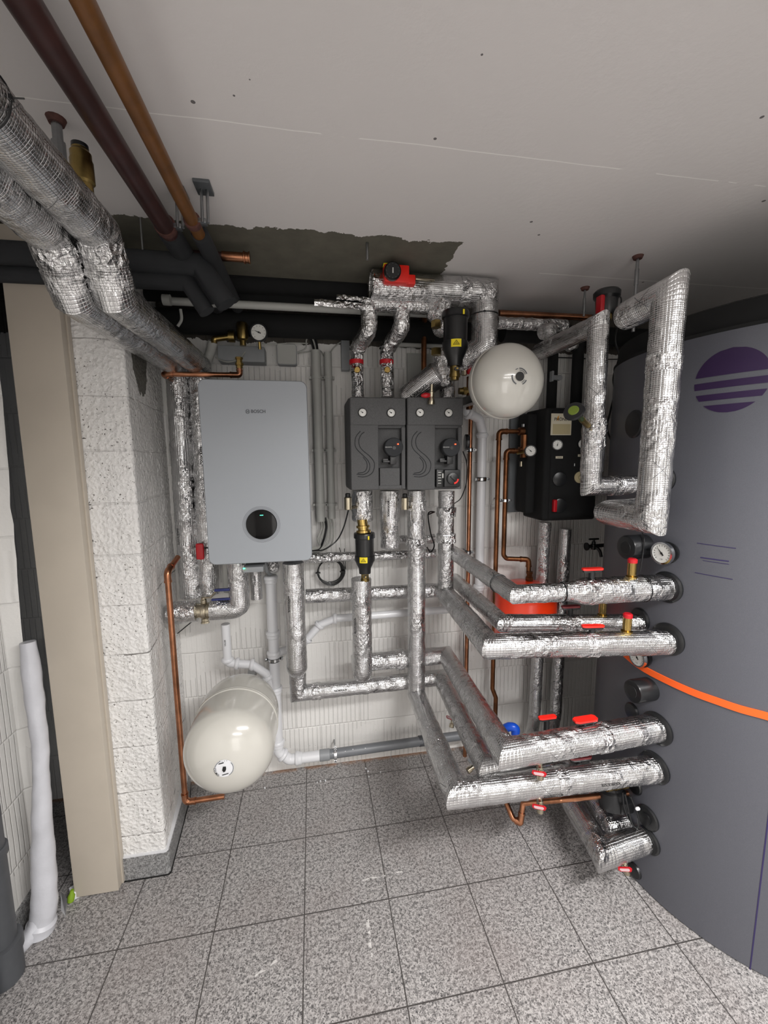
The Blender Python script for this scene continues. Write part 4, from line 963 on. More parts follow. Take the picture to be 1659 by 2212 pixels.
# ================================================================== UPPER MIDDLE
j0 = at(803, 608, 1.85); j0.z = 2.478; j1 = V((at(1048, 612, 1.85).x, 1.85, 2.478)); j2 = V((j1.x, 1.85, at(1048, 748, 1.85).z)); j3 = at(972, 800, 1.93)
foil_pipe([j0, j1, j2, j3], .058, 'big foil pipe under the ceiling carrying the red actuator, turning down at right', 'foil wrapped pipes', joints=[(0, .05), (0, .8), (1, .1)], ties=[(1, .42)], amp=.003, rfun=lambda al, L: (1.12-.12*min(1, al/.3)) if al < .75 else (.93 if al < .86 else .80))
c = j0; ring(c, (1, 0, 0), .060, .007, 'foil_crumpled', None, 'foil_collar')
o = bpy.data.objects['foil_collar']; tag(o, 'crinkled foil collar at the left end of the big ceiling pipe', 'collar')
k0 = at(797, 655, 1.86); k1 = at(797, 712, 1.86); k2 = at(771, 752, 1.98); k3 = mv(k2, 'z', 'py', 858)
foil_pipe([k0, k1, k2, k3], .033, 'foil wrapped pipe dropping with a kink into the left pump group, left one', 'foil wrapped pipes', crumple=True, fillet=.03, ends=(.4, 0), rfun=lambda al, L: 1.08 if al < .25 else .85)
k0 = at(868, 665, 1.86); k1 = at(868, 706, 1.86); k2 = at(836, 755, 1.98); k3 = mv(k2, 'z', 'py', 858)
foil_pipe([k0, k1, k2, k3], .034, 'foil wrapped pipe dropping with a kink into the left pump group, right one', 'foil wrapped pipes', crumple=True, fillet=.03, rfun=lambda al, L: 1.05 if al < .22 else .9)
k0 = at(800, 655, 1.86); k1 = at(960, 656, 1.86)
foil_pipe([k0, V((k1.x, 1.86, k0.z)), V((k1.x, 1.86, k0.z-.075)), at(948, 715, 1.90)], .034, 'level foil wrapped pipe below the big ceiling pipe joining its two droppers', 'foil wrapped pipes', amp=.003, joints=[(0, .9)], fillet=.02)
# torn foil tape ends
def tape(pts, wd, label):
    P = catmull([V(p) for p in pts], 6); vs = []
    for i, p in enumerate(P):
        jj = noise.noise(p*90)*.004
        for o in (V((0, 0, wd/2+jj)), V((0, -.0035+jj, 0)), V((0, 0, -wd/2+jj)), V((0, .002, 0))): vs.append(p+o)
    n = len(P); mb = MB(); mb.add(vs, [(i*4+k, i*4+(k+1) % 4, i*4+4+(k+1) % 4, i*4+4+k) for i in range(n-1) for k in range(4)]+[(3, 2, 1, 0), (n*4-4, n*4-3, n*4-2, n*4-1)])
    tag(mb.build('foil_tape_end', 'foil_crumpled', smooth=20), label, 'tape')
tape([at(679, 652, 1.82), at(700, 654, 1.82), at(730, 657, 1.82), at(765, 660, 1.83), at(790, 664, 1.83)], .026, 'torn silver foil tape end sticking out left, the longer lower one')
tape([at(727, 641, 1.83), at(750, 643, 1.83), at(780, 646, 1.83), at(800, 648, 1.83)], .018, 'torn silver foil tape end sticking out left, the shorter upper one')
# red ball valves above the left group
for px, w_, lab in ((770, 'red ring valve with round brass plug above the left pump group, left one', 0), (835, 'red ring valve with round brass plug above the left pump group, right one', 0)):
    c = at(px, 785, 1.98); t = thing('ball_valve', c, w_, 'valve', 'red ring valves above the left pump group')
    MB().cyl(c+V((0, 0, -.004)), c+V((0, 0, .014)), .033, seg=24).build('red_band', 'red_plastic', t)
    q = at(px+1, 799, 1.948); MB().lathe([(.012, 0), (.0145, .003), (.0145, .010), (.012, .012)], q+V((0, .006, 0)), (.1, -1, 0), 18).build('plug', 'bright_brass', t)
# red actuator with round black dial
c = at(866, 593, 1.76); t = thing('red_actuator', c, 'red actuator with round black dial knob mounted on the big ceiling pipe', 'actuator')
MB().box(V((at(830, 600, 1.76).x, 1.755, c.z-.032)), V((at(884, 600, 1.76).x, 1.80, c.z+.036)), .006).build('red_body', 'bright_red', t)
MB().box(V((at(876, 600, 1.76).x, 1.760, c.z-.034)), V((at(898, 600, 1.76).x, 1.80, c.z+.004)), .006).build('cable_gland_block', 'bright_red', t)
kc = at(847, 588, 1.75); MB().lathe([(.034, 0), (.034, .018), (.029, .024)], kc, (-.05, -1, -.1), 32).build('dial', 'satin_black', t)
mb = MB(); kn = V((-.05, -1, -.1)).normalized(); kq = kn.to_track_quat('Z', 'Y')
for k in range(12):
    a = 2*PI*k/12; q = kc+kn*.0225+kq @ V((.0255*math.cos(a), .0255*math.sin(a), 0)); mb.box(q-V((.0014, .0014, .0014)), q+V((.0014, .0014, .0014)))
q = kc+kn*.0245; mb.box(q-V((.002, .001, .010)), q+V((.002, .001, .010))); mb.build('dial_marks', 'dial_white', t, smooth=0)
q = at(834, 573, 1.77); MB().prism([q+V(v) for v in ((-.012, 0, -.004), (-.010, 0, .008), (.014, 0, .010), (.006, 0, -.012))], (0, .01, 0)).build('yellow_tag', 'yellow', t, smooth=0)
q = at(898, 602, 1.76); MB().tube([q, at(918, 604, 1.76), at(937, 606, 1.78)], .0055, seg=10).build('cable', 'nickel', t)
# slanting short pipe and connectors over the right group
s0 = at(878, 862, 2.02); s1 = at(946, 808, 1.93)
foil_pipe([s0, s1], .060, 'dull slanting foil sleeve dipping behind the top of the right pump group', 'foil wrapped pipes', texts=[(0, .45, .1, False)], ends=(.15, .3))
s0 = at(955, 758, 1.93); s1 = at(958, 830, 1.93); foil_pipe([s0, s1], .044, 'crumpled foil lump left of the big black dirt filter', 'foil wrapped pipes', crumple=True, ends=(.3, .5), amp=.005, name='foil_wad')
s0 = at(966, 820, 1.96); s1 = mv(s0, 'z', 'py', 860); foil_pipe([s0, s1], .037, 'short smooth foil sleeve entering the top of the right pump group', 'foil wrapped pipes')
s0 = at(957, 650, 1.84); s1 = at(941, 690, 1.86); foil_pipe([s0, s1], .042, 'crumpled foil lump at the right end of the level pipe above the big filter', 'foil wrapped pipes', crumple=True, ends=(.3, .5), amp=.005, name='foil_wad')
# dirt filters
def dirt_filter(top, s, label, side=True):
    t = thing('dirt_filter', top, label, 'filter', 'black magnetic dirt filters')
    t.scale = (1.32, 1.32, 1)
    MB().lathe([(.030*s, 0), (.056*s, -.004*s), (.058*s, -.012*s), (.058*s, -.038*s), (.053*s, -.042*s)], top, (0, 0, 1), 32).build('cap', 'satin_black', t)
    MB().lathe([(.051*s, -.040*s), (.050*s, -.165*s), (.055*s, -.168*s), (.055*s, -.205*s), (.050*s, -.215*s), (.044*s, -.235*s), (.034*s, -.262*s), (.032*s, -.30*s)], top, (0, 0, 1), 32).build('canister', 'black_plastic', t)
    v = V((-.10, -1, 0)).normalized(); 
    q = top+V((0, 0, -.188*s)); rr = .0555*s; aa = math.atan2(-1, -.25)
    vs = []
    for i in range(7):
        a = aa+(i-3)*.13
        for dz in (-.021*s, .021*s): vs.append(q+V((math.cos(a)*rr, math.sin(a)*rr, dz)))
    MB().add(vs, [(2*i, 2*i+2, 2*i+3, 2*i+1) for i in range(6)]).build('warning_label', 'yellow', t, smooth=0)
    n_ = V((math.cos(aa), math.sin(aa), 0)); rt = V((-n_.y, n_.x, 0)); mb = MB(); z = V((0, 0, 1)); o = q+n_*(rr+.0012)
    S = .013*s; P3 = [o+rt*-S-z*S*.8, o+rt*S-z*S*.8, o+z*S]; 
    for i in range(3):
        a, b = P3[i], P3[(i+1) % 3]; mb.cyl(a, b, .0009*s, seg=6)
    mb.cyl(o-z*S*.6, o+z*S*.3, .0010*s, seg=6); mb.cyl(o-z*S*.2-rt*S*.4, o-z*S*.6-rt*S*.4, .0008*s, seg=6); mb.cyl(o-z*S*.2+rt*S*.4, o-z*S*.6+rt*S*.4, .0008*s, seg=6); mb.build('warning_symbol', 'ink', t)
    q = top+V((.016*s, -.0585*s, -.026*s)); MB().box(q-V((.005*s, .002, .014*s)), q+V((.003*s, .001, .012*s)), .001).build('yellow_mark', 'yellow', t)
    b = top+V((0, 0, -.30*s)); MB().lathe([(.021*s, 0), (.021*s, -.040*s), (.024*s, -.041*s), (.024*s, -.058*s), (.018*s, -.060*s), (.018*s, -.075*s)], b, (0, 0, 1), 22).build('brass_drain', 'brass', t)
    e = b+V((0, -.020*s, -.018*s)); MB().lathe([(.011*s, 0), (.011*s, .010*s)], e, (-.1, -1, 0), 14).build('drain_screw', 'black_plastic', t); MB().cyl(e+V((0, -.010*s, 0)), e+V((0, -.013*s, 0)), .005*s, seg=12).build('screw_head', 'bright_brass', t)
    return t
tp_ = at(984, 672, 1.72); ft = dirt_filter(tp_, (tp_.z-at(984, 792, 1.72).z)/.30, 'large black dirt filter with yellow warning label between the ceiling pipes and right pump group')
c = tp_+V((-.05, .05, -.17)); MB().cyl(c, c+V((-.01, .03, 0)), .04, seg=20).build('side_port', 'black_plastic', ft) if False else None
for yy in (697, 757):
    q = at(952, yy, 1.80); MB().lathe([(.017, -.014), (.017, .014)], q, (0, 0, 1), 6).build('brass_nut', 'brass', ft)
tp2 = at(787, 1150, 1.90); f2 = dirt_filter(tp2, (tp2.z-at(787, 1238, 1.90).z)/.30, 'small black dirt filter with yellow warning label under the left pump group')
MB().lathe([(.026, 0), (.026, .010), (.019, .012), (.019, .022), (.024, .023), (.024, .032), (.018, .034), (.018, .060)], tp2-V((.002, 0, 0)), (-.08, .08, 1), 18).build('brass_connector', 'bright_brass', f2)
# valve left over the right group and brass parts behind the upper vessel
c = at(932, 856, 1.80); t = thing('drain_cock', c, 'nickel drain cock with red tapered handle over the right pump group top edge', 'drain cock', 'small drain cocks')
MB().lathe([(.008, .05), (.008, .02), (.012, .018), (.012, -.002), (.010, -.004), (.016, -.022), (.016, -.034)], c, (0, -.1, 1), 18).build('body', 'nickel', t)
MB().lathe([(.006, .0), (.010, .006), (.012, .02), (.007, .036), (.003, .04)], c+V((-.008, -.004, .004)), (-1, 0, -.05), 14).build('red_handle', 'red_plastic', t)
c = at(1003, 800, 1.88); t = thing('ball_valve', c, 'nickel valve with dark red knob half hidden left of the round white vessel', 'valve')
MB().cyl(c+V((0, 0, -.022)), c+V((0, 0, .022)), .013, seg=16).build('body', 'nickel', t); MB().lathe([(.008, 0), (.008, .012), (.016, .014), (.018, .03), (.014, .04)], c, (1, 0, 0), 14).build('knob', 'red_plastic', t)
c = at(1012, 845, 2.05); t = thing('brass_manifold', c, 'dark brass fittings group above the copper pipe behind the round white vessel', 'fitting')
MB().cyl(c+V((-.05, 0, .0)), c+V((.05, 0, .0)), .016, seg=16).build('cross_pipe', 'brass', t); MB().cyl(c+V((.005, 0, -.09)), c+V((.005, 0, .07)), .015, seg=16).build('upright', 'aged_copper', t)
MB().lathe([(.021, -.03), (.021, -.012)], c, (1, 0, 0), 6).build('nut', 'brass', t); MB().lathe([(.021, -.05), (.021, -.03)], c+V((.005, 0, -.01)), (0, 0, 1), 6).build('nut', 'brass', t)
c = at(895, 810, 2.225); tag(MB().box(V((at(880, 800, 2.22).x, 2.222, at(880, 860, 2.22).z)), V((at(962, 800, 2.22).x, 2.239, at(880, 762, 2.22).z)), .003).build('wall_plate', 'conduit'), 'pale grey rectangular plate on the wall behind the short copper upright', 'plate')
# small air vents
for px, lab in ((752, 'little air vent with black cap under the left pump group'), (875, 'little air vent with black cap between the two pump groups')):
    c = at(px, 1101, 1.93); t = thing('air_vent', c, lab, 'air vent', 'little cylindrical air vents')
    MB().lathe([(.016, 0), (.0175, .002), (.0175, .056), (.014, .060)], c, (0, 0, 1), 20).build('vent_body', 'nickel', t)
    MB().lathe([(.011, .058), (.012, .060), (.012, .074), (.009, .077)], c, (0, 0, 1), 16).build('cap', 'black_plastic', t)
    MB().cyl(c+V((.012, 0, .010)), c+V((.045, .02, .010)), .008, seg=12).build('side_branch', 'nickel', t)

# ================================================================== EXPANSION VESSELS
def vessel(c, r, L1, dome, back, m, label, seam_at, name='expansion_vessel'):
    """c = centre of the front ring, axis along -Y"""
    t = thing(name, c+V((0, L1+back, 0)), label, 'vessel')
    pr = [(.012, -dome)]+[(r*math.sin(a), -dome*math.cos(a)) for a in [PI/2*k/12 for k in range(1, 12)]]+[(r, 0), (r, L1)]
    pr += [(r*math.cos(a), L1+back*math.sin(a)) for a in [PI/2*k/8 for k in range(1, 8)]]+[(.02, L1+back)]
    MB().lathe([(a, -b) for a, b in reversed(pr)], c, (0, -1, 0), 72).build('shell', m, t, smooth=60)
    q = c+V((0, seam_at, 0)); MB().lathe([(r-.001, -.014), (r+.003, -.010), (r+.0035, -.004), (r+.0002, .002), (r+.003, .007), (r-.001, .011)], q, (0, -1, 0), 72, cap=False).build('seam_bead', m, t, smooth=60)
    MB().box(c+V((-.02, L1+back-.01, -.04)), V((c.x+.02, 2.235, c.z)), .004).build('wall_bracket', 'steel', t)
    return t
def dome_pt(c, r, dome, u_, w_, off=.0012):
    q = min(.98, math.hypot(u_, w_)/r); return V((c.x+u_, c.y-dome*math.sqrt(1-q*q)-off, c.z+w_))
def dome_patch(t, c, r, dome, polys, m, name):
    mb = MB()
    for poly in polys: mb.add([dome_pt(c, r, dome, *p) for p in poly], [tuple(range(len(poly)))])
    return mb.build(name, m, t, smooth=0)
def arcs(r0, r1, a0, a1, n=6):
    out = []
    for i in range(n):
        A_, B_ = math.radians(a0+(a1-a0)*i/n), math.radians(a0+(a1-a0)*(i+1)/n)
        out.append([(r0*math.cos(A_), r0*math.sin(A_)), (r1*math.cos(A_), r1*math.sin(A_)), (r1*math.cos(B_), r1*math.sin(B_)), (r0*math.cos(B_), r0*math.sin(B_))])
    return out
cv1 = V((-.346, 1.563, .650)); R1 = .168
vs1 = vessel(cv1, R1, .206, .108, .19, 'vessel_white', 'large cream white expansion vessel hung low on the wall below the boiler', .138)
dome_patch(vs1, cv1, R1, .108, arcs(.006, .034, 0, 360, 24), 'pvc_white', 'round_label')
dome_patch(vs1, cv1, R1, .110, [[(-.0065, -.004), (-.002, -.013), (.004, -.010), (.0075, -.001), (.007, .009), (-.003, .010)]], 'ink', 'valve_cap')
dome_patch(vs1, cv1, R1, .1095, [[(-.018, .019), (.000, .022), (.000, .026), (-.018, .0225)], [(-.008, -.026), (.014, -.022), (.014, -.0185), (-.008, -.0225)]], 'ink', 'label_bars')
dome_patch(vs1, cv1, R1, .1095, arcs(.031, .033, 110, 165)+arcs(.031, .033, -60, 40)+[[(-.014+.008*k, .028), (-.013+.008*k, .028), (-.013+.008*k, .032), (-.014+.008*k, .032)] for k in range(4)], 'grey_ink', 'label_print')
v_, f_ = text_geo('CO.MO', .011, .0002)
vv = []
for v in v_:
    a = math.radians(200)+v.x/.032; rr = .032-v.y
    vv.append(dome_pt(cv1, R1, .1095, rr*math.cos(a), rr*math.sin(a), .0014))
MB().add(vv, f_).build('lettering', 'ink', vs1, smooth=0)
cv2 = CAM+ray(1098, 823)*1.60; R2 = .139
vs2 = vessel(cv2, R2, .050, .09, .09, 'vessel_white', 'round cream white expansion vessel with black centre plug high beside the ceiling pipe', .03)
dome_patch(vs2, cv2, R2, .092, arcs(.0, .0165, 0, 360, 24), 'ink', 'centre_plug')
dome_patch(vs2, cv2, R2, .091, arcs(.027, .031, 20, 95)+arcs(.021, .023, 20, 95)+arcs(.027, .031, -65, -25)+arcs(.021, .023, -70, -30)+arcs(.027, .031, 170, 245)+arcs(.027, .030, 105, 125), 'grey_ink', 'ring_print')
# red vessel
rc = at(1135, 1300, 2.055); RR = .163
t = thing('expansion_vessel', V((rc.x, rc.y, at(1135, 1345, 1.9).z-.18)), 'bright orange red expansion vessel behind the silver tank pipes', 'vessel')
zt = at(1137, 1256, 2.055).z
MB().lathe([(.02, .0), (RR*.6, -.012), (RR*.9, -.035), (RR, -.075), (RR, -.30), (RR*.9, -.34), (RR*.5, -.36)], V((rc.x, rc.y, zt)), (0, 0, 1), 64).build('shell', 'vessel_red', t, smooth=60)
MB().lathe([(RR-.001, -.20), (RR+.004, -.196), (RR+.004, -.186), (RR-.001, -.182)], V((rc.x, rc.y, zt)), (0, 0, 1), 64, cap=False).build('seam_bead', 'vessel_red', t)
MB().box(V((rc.x-.03, rc.y+RR-.02, zt-.22)), V((rc.x+.03, 2.236, zt-.10)), .003).build('wall_bracket', 'steel', t)

# ================================================================== WHITE AND GREY DRAIN PIPES
px_ = at(592, 1420, 2.12); zb = at(612, 1642, 2.12).z
ptop = V((px_.x, 2.12, at(580, 1243, 2.12).z))
pR = mv(V((px_.x, 2.12, zb)), 'x', 'px', 692)
root = pipe('drain_pipe', [ptop, V((px_.x, 2.12, zb+.055)), V((px_.x+.055, 2.12, zb)), pR], .027, 'pvc_white', 'white plastic drain pipe dropping below the boiler and turning right above the floor', fillet=.03, fit=[], seg=24)
def socket(c, d, r, root, L=.035, m='pvc_white'):
    c, d = V(c), V(d).normalized()
    MB().lathe([(r+.002, 0), (r+.006, .003), (r+.0085, .008), (r+.0085, .016), (r+.005, .020), (r+.005, L), (r+.001, L+.004)], c, d, 28).build('socket', m, root)
for yy, s in ((1243, -1), (1362, -1), (1405, -1), (1482, -1), (1598, -1)): socket(mv(ptop, 'z', 'py', yy), (0, 0, s), .0275, root)
socket(V((px_.x+.085, 2.12, zb)), (1, 0, 0), .0275, root); socket(V((px_.x+.015, 2.12, zb+.040)), (.7, 0, -.7), .0275, root, .02)
MB().tube([at(572, 1215, 2.10), at(578, 1232, 2.10), ptop+V((0, 0, .01))], .014, seg=14).build('condensate_hose', 'pvc_grey', root)
# left branch
l0 = at(487, 1348, 2.10); l1 = mv(l0, 'z', 'py', 1432); 
l2 = V((at(545, 1437, 2.10).x, 2.10, at(545, 1436, 2.10).z)); l3 = at(575, 1455, 2.11); l4 = V((px_.x, 2.12, at(598, 1497, 2.12).z))
root = pipe('drain_branch', [l0, l1, l2, l3, l4], .021, 'pvc_white', 'white plastic drain branch with open top left of the main drain, above the cream vessel', fillet=.022, fit=[], seg=24)
socket(mv(l0, 'z', 'py', 1420), (0, 0, -1), .0215, root, .022); 
d_ = (l2-l1).normalized(); socket(l1+d_*.035, d_, .0215, root, .012); socket(l2-d_*.012, d_, .0215, root, .014)
d_ = (l4-l3).normalized(); socket(l3+d_*.01, d_, .0215, root, .012)
text_on('VALSIR', .011, mv(l0, 'z', 'py', 1385)+V((-.002, -.0225, 0)), (0, 0, 1), (-1, 0, 0), 'ink', root, wrap=(l0, V((0, 0, 1)), .0215))
# right branch
r0 = V((px_.x+.02, 2.13, at(600, 1410, 2.13).z)); r1 = at(655, 1390, 2.14); r2 = at(690, 1350, 2.14); r3 = at(724, 1336, 2.14); r4 = at(975, 1326, 2.14)
root = pipe('drain_branch', [r0, r1, r2, r3, V((r4.x, r4.y, r3.z+.004))], .020, 'pvc_white', 'white plastic drain branch bending up and running right along the wall behind the foil uprights', fillet=.03, fit=[], seg=24)
d_ = (r2-r1).normalized(); socket(r1+d_*.02, d_, .0205, root, .012); socket(r2-d_*.012, d_, .0205, root, .012); socket(r3-V((.012, 0, 0)), (1, 0, 0), .0205, root, .012); socket(at(895, 1332, 2.14), (1, 0, 0), .0205, root, .014)
clip(mv(ptop, 'z', 'py', 1423), (0, 0, 1), .0275, (0, 1, 0), .115, 'steel pipe clamp with black rubber round the white main drain')
# grey floor level pipe
g0 = V((pR.x-.004, 2.12, zb)); g1 = V((at(915, 1618, 2.13).x, 2.13, zb+.004)); g2 = V((at(1015, 1598, 2.13).x, 2.13, zb+.008))
root = pipe('drain_pipe', [g0, g2], .0255, 'mid_grey', 'grey plastic drain pipe running level just above the floor along the back wall', fit=[], seg=24)
MB().cyl(g0, g0+V((.055, 0, 0)), .030, seg=24, bev=.002).build('socket', 'pvc_grey', root); MB().cyl(g1-V((.03, 0, 0)), g1+V((.03, 0, 0)), .029, seg=24, bev=.002).build('socket', 'grey_drain', root)
rg = random.Random(4)
mb = MB()
for k in range(9):
    x = g0.x+.02+rg.random()*.30; a = rg.uniform(-2.6, -.9); q = V((x, 2.12+math.cos(a)*.0257, zb+.001-math.sin(a)*.0257)); mb.box(q-V((.003, .001, .002)), q+V((.003, .001, .002)), .0006)
mb.build('paint_splash', 'pvc_white', root)
cq = g0+V((.085, 0, 0)); clip(cq, (1, 0, 0), .0265, (0, 1, 0), .115, 'plain metal clamp round the grey drain pipe near the white joint', rubber=False)
cq = g0+V((.62, 0, 0))
# white upright right of pump group
p = at(1042, 930, 2.18); pb_ = mv(p, 'z', 'py', 1290)
e0 = at(996, 868, 2.14); e1 = at(1003, 895, 2.13)
root = pipe('drain_pipe', [at(985, 868, 2.16), at(1003, 866, 2.14), at(1008, 890, 2.13), at(1035, 905, 2.15), p, pb_], .024, 'pvc_white', 'white plastic drain pipe standing between the copper pipes, from behind the round vessel', fillet=.022, fit=[], seg=24)
d_ = (at(1035, 905, 2.15)-at(1008, 890, 2.13)).normalized(); socket(at(1008, 890, 2.13)+d_*.002, d_, .0245, root, .024); socket(mv(p, 'z', 'py', 935), (0, 0, -1), .0245, root, .024); socket(mv(p, 'z', 'py', 1262), (0, 0, -1), .0245, root, .03)
clip(mv(p, 'z', 'py', 1035), (0, 0, 1), .0245, (0, 1, 0), .055, 'steel pipe clamp with black rubber round the white upright drain', name='pipe_clamp')

# ================================================================== COPPER ON THE RIGHT
p = at(1017, 890, 2.16); root = pipe('copper_pipe', [mv(p, 'z', 'py', 850), mv(p, 'z', 'py', 1640)], .0115, 'copper', 'bright long upright copper pipe right of the right pump group', fit=[])
clip(mv(p, 'z', 'py', 972), (0, 0, 1), .012, (0, 1, 0), .075, 'steel clamp with rubber on the bright copper upright, the higher one')
clip(mv(p, 'z', 'py', 1193), (0, 0, 1), .012, (0, 1, 0), .075, 'steel clamp on the bright copper upright, just above the uppermost tank pipe')
cable([mv(p, 'z', 'py', 980)+V((-.016, 0, 0)), mv(p, 'z', 'py', 1100)+V((-.02, 0, 0)), mv(p, 'z', 'py', 1250)+V((-.017, 0, 0)), mv(p, 'z', 'py', 1350)+V((-.021, 0, 0)), mv(p, 'z', 'py', 1460)+V((-.014, 0, 0))], .0022, 'black_plastic', 'thin black cable running down beside the bright copper upright')
p = at(916, 690, 2.14); pipe('copper_pipe', [p, mv(p, 'z', 'py', 820)], .0135, 'aged_copper', 'short dull copper upright behind the level foil pipe left of the big filter', fit=[0] if False else [], fillet=0)
pipe('copper_pipe', [p+V((-.002, .05, .01)), p+V((0, 0, .012)), p+V((0, 0, -.03))], .016, 'aged_copper', 'dull copper elbow on top of the short copper upright', fillet=.02, fit=[])
c0_ = at(1078, 677, 2.06); c1_ = at(1275, 686, 2.06); pipe('copper_pipe', [c0_, V((c1_.x, c1_.y, c0_.z+.002))], .016, 'copper', 'level copper pipe just under the ceiling right of the big ceiling pipe', fit=[])
f0_ = at(1072, 697, 2.02); f1_ = at(1222, 706, 2.02); foil_pipe([f0_, V((f1_.x, 2.02, f0_.z))], .029, 'level foil wrapped pipe tucked under the copper pipe near the ceiling', 'foil wrapped pipes', crumple=True)
q = at(1192, 712, 1.92); foil_pipe([q+V((-.02, .05, .0)), q+V((.002, 0, .0))], .036, 'small foil elbow lump at the far end of the shorter loop pipe', 'foil wrapped pipes', crumple=True, ends=(.3, .5), name='foil_wad')
q = at(1232, 742, 1.98); foil_pipe([q, q+V((.02, .02, 0))], .036, 'small foil lump under the shorter loop pipe near the black foam pipe', 'foil wrapped pipes', crumple=True, ends=(.4, .4), name='foil_wad')
# old copper pipes to the solar station and red vessel
s0 = at(1125, 932, 2.13); s1 = at(1078, 938, 2.13); s2 = mv(s1, 'z', 'py', 1500)
root = pipe('copper_pipe', [s0, V((s1.x, 2.13, s0.z)), mv(V((s1.x, 2.13, s0.z)), 'z', 'py', 1488), mv(mv(V((s1.x, 2.13, s0.z)), 'z', 'py', 1508), 'x', '+', .022), mv(mv(V((s1.x, 2.13, s0.z)), 'z', 'py', 1570), 'x', '+', .022)], .0125, 'aged_copper', 'dull brown copper pipe, outer one left of the solar station, running to the floor', fillet=.03, fit=[1])
s0 = at(1128, 974, 2.10); s1 = at(1094, 974, 2.10); zz = mv(s1, 'z', 'py', 1207)
e1 = mv(zz, 'x', 'px', 1138)
root = pipe('copper_pipe', [s0, s1, V((zz.x+.0, 2.10, zz.z+.02)), V((zz.x+.018, 2.10, zz.z)), V((e1.x, 2.08, zz.z-.006)), mv(V((e1.x, 2.075, zz.z-.006)), 'z', 'py', 1238)], .0125, 'aged_copper', 'dull brown copper pipe, the inner one, swan necked down to the orange red vessel', fillet=.022, fit=[1, 4])
clip(mv(s1, 'z', 'py', 1081), (0, 0, 1), .013, (0, 1, 0), .13, 'tarnished ring clamp on the inner brown copper pipe', rubber=False)
t = thing('brass_nut', V((e1.x, 2.07, zt)), 'dull brass screw fitting on top of the orange red vessel', 'fitting')
MB().lathe([(.012, 0), (.012, .01), (.022, .012), (.022, .032), (.016, .034), (.016, .05), (.019, .051), (.019, .062)], V((e1.x, 2.065, zt-.01)), (0, 0, 1), 6).build('hex_body', 'aged_copper', t, smooth=20)

# ================================================================== SOLAR STATION
YF, YB = 1.98, 2.19
a = at(1176, 1000, YF); b = at(1286, 1110, YF); zt_ = at(1180, 880, YF).z; zb_ = at(1230, 1124, YF).z
t = thing('solar_station', ((a.x+b.x)/2, 2.2, zb_), 'black foam solar pump station with dials and cream label, behind the foil loops', 'pump station')
def hull(y0, y1, x0, x1, z0, z1, r):
    P0 = rrect(x0, x1, z0, z1, r, y0); return MB().prism(P0, (0, y1-y0, 0))
MB().box((a.x, YF, zb_), (b.x, YB, zt_), .016, 4).build('foam_shell', 'black_foam', t)
MB().box((a.x+.03, YF-.008, zb_+.012), (b.x-.012, YF+.05, zt_-.012), .010, 3).build('front_plate', 'black_foam', t)
MB().box((a.x-.045, YF+.09, zb_+.03), (a.x+.03, YB, zt_-.02), .014, 3).build('side_shell', 'black_foam', t)
yy = YF-.0095
def spot(x, y): 
    p = at(x, y, yy); return p
q0, q1 = spot(1191, 893), spot(1233, 940); MB().box((q0.x, yy-.001, q1.z), (q1.x, yy+.001, q0.z)).build('label_plate', 'cream_label', t)
q0, q1 = spot(1194, 916), spot(1231, 938); MB().box((q0.x, yy-.002, q1.z), (q1.x, yy, q0.z)).build('label_panel', 'tan_label', t)
q = spot(1213, 906); text_on('PHÖNIX', .0215, q-V((0, .0018, 0)), (1, 0, 0), (0, 0, 1), 'ink', t, 'lettering', .0003)
q = spot(1205, 903); MB().prism([q+V(v) for v in ((-.006, -.0012, -.010), (.002, -.0012, -.012), (.006, -.0012, .014), (-.002, -.0012, .006))], (0, -.0004, 0)).build('flame_mark', 'orange_ink', t, smooth=0)
for x, y, nd in ((1203, 961, 1.4), (1257, 959, 2.4)):
    q = spot(x, y); gauge_parts(t, q-V((0, .004, 0)), (-.35, -1, 0) if x < 1230 else (-.15, -1, 0), .026, .014, 9, nd, bez='black_plastic')
for x, y, txt in ((1208, 988, 'Vorlauf'), (1256, 984, 'Rücklauf')):
    q = spot(x, y); MB().box(q-V((.020, .001, .0060)), q+V((.020, .0005, .0060))).build('name_tag', 'cream_label', t); text_on(txt, .0088, q-V((0, .0018, 0)), (1, 0, 0), (0, 0, 1), 'ink', t)
q = spot(1252, 1031); MB().lathe([(.030, 0), (.030, .006), (.012, .008), (.012, .014)], q, (-.1, -1, 0), 28).build('flow_meter', 'tan_label', t); MB().lathe([(.012, .008), (.012, .0095)], q, (-.1, -1, 0), 20).build('flow_window', 'black_plastic', t)
for y in (1035, 1092):
    q = spot(1204, y); MB().lathe([(.036, -.004), (.036, .012), (.030, .014)], q+V((.01, 0, 0)), (-.2, -1, 0), 30).build('pump_knob' if y < 1050 else 'valve_dial', 'satin_black', t)
q = spot(1196, 1092); MB().box(q+V((-.011, -.022, -.032)), q+V((.008, .0, .032)), .006, 3).build('red_grip', 'red_plastic', t)
q = spot(1241, 1004); MB().box(q-V((.0022, .001, .007)), q+V((.0022, .001, .007)), .001).build('white_pin', 'pvc_white', t)
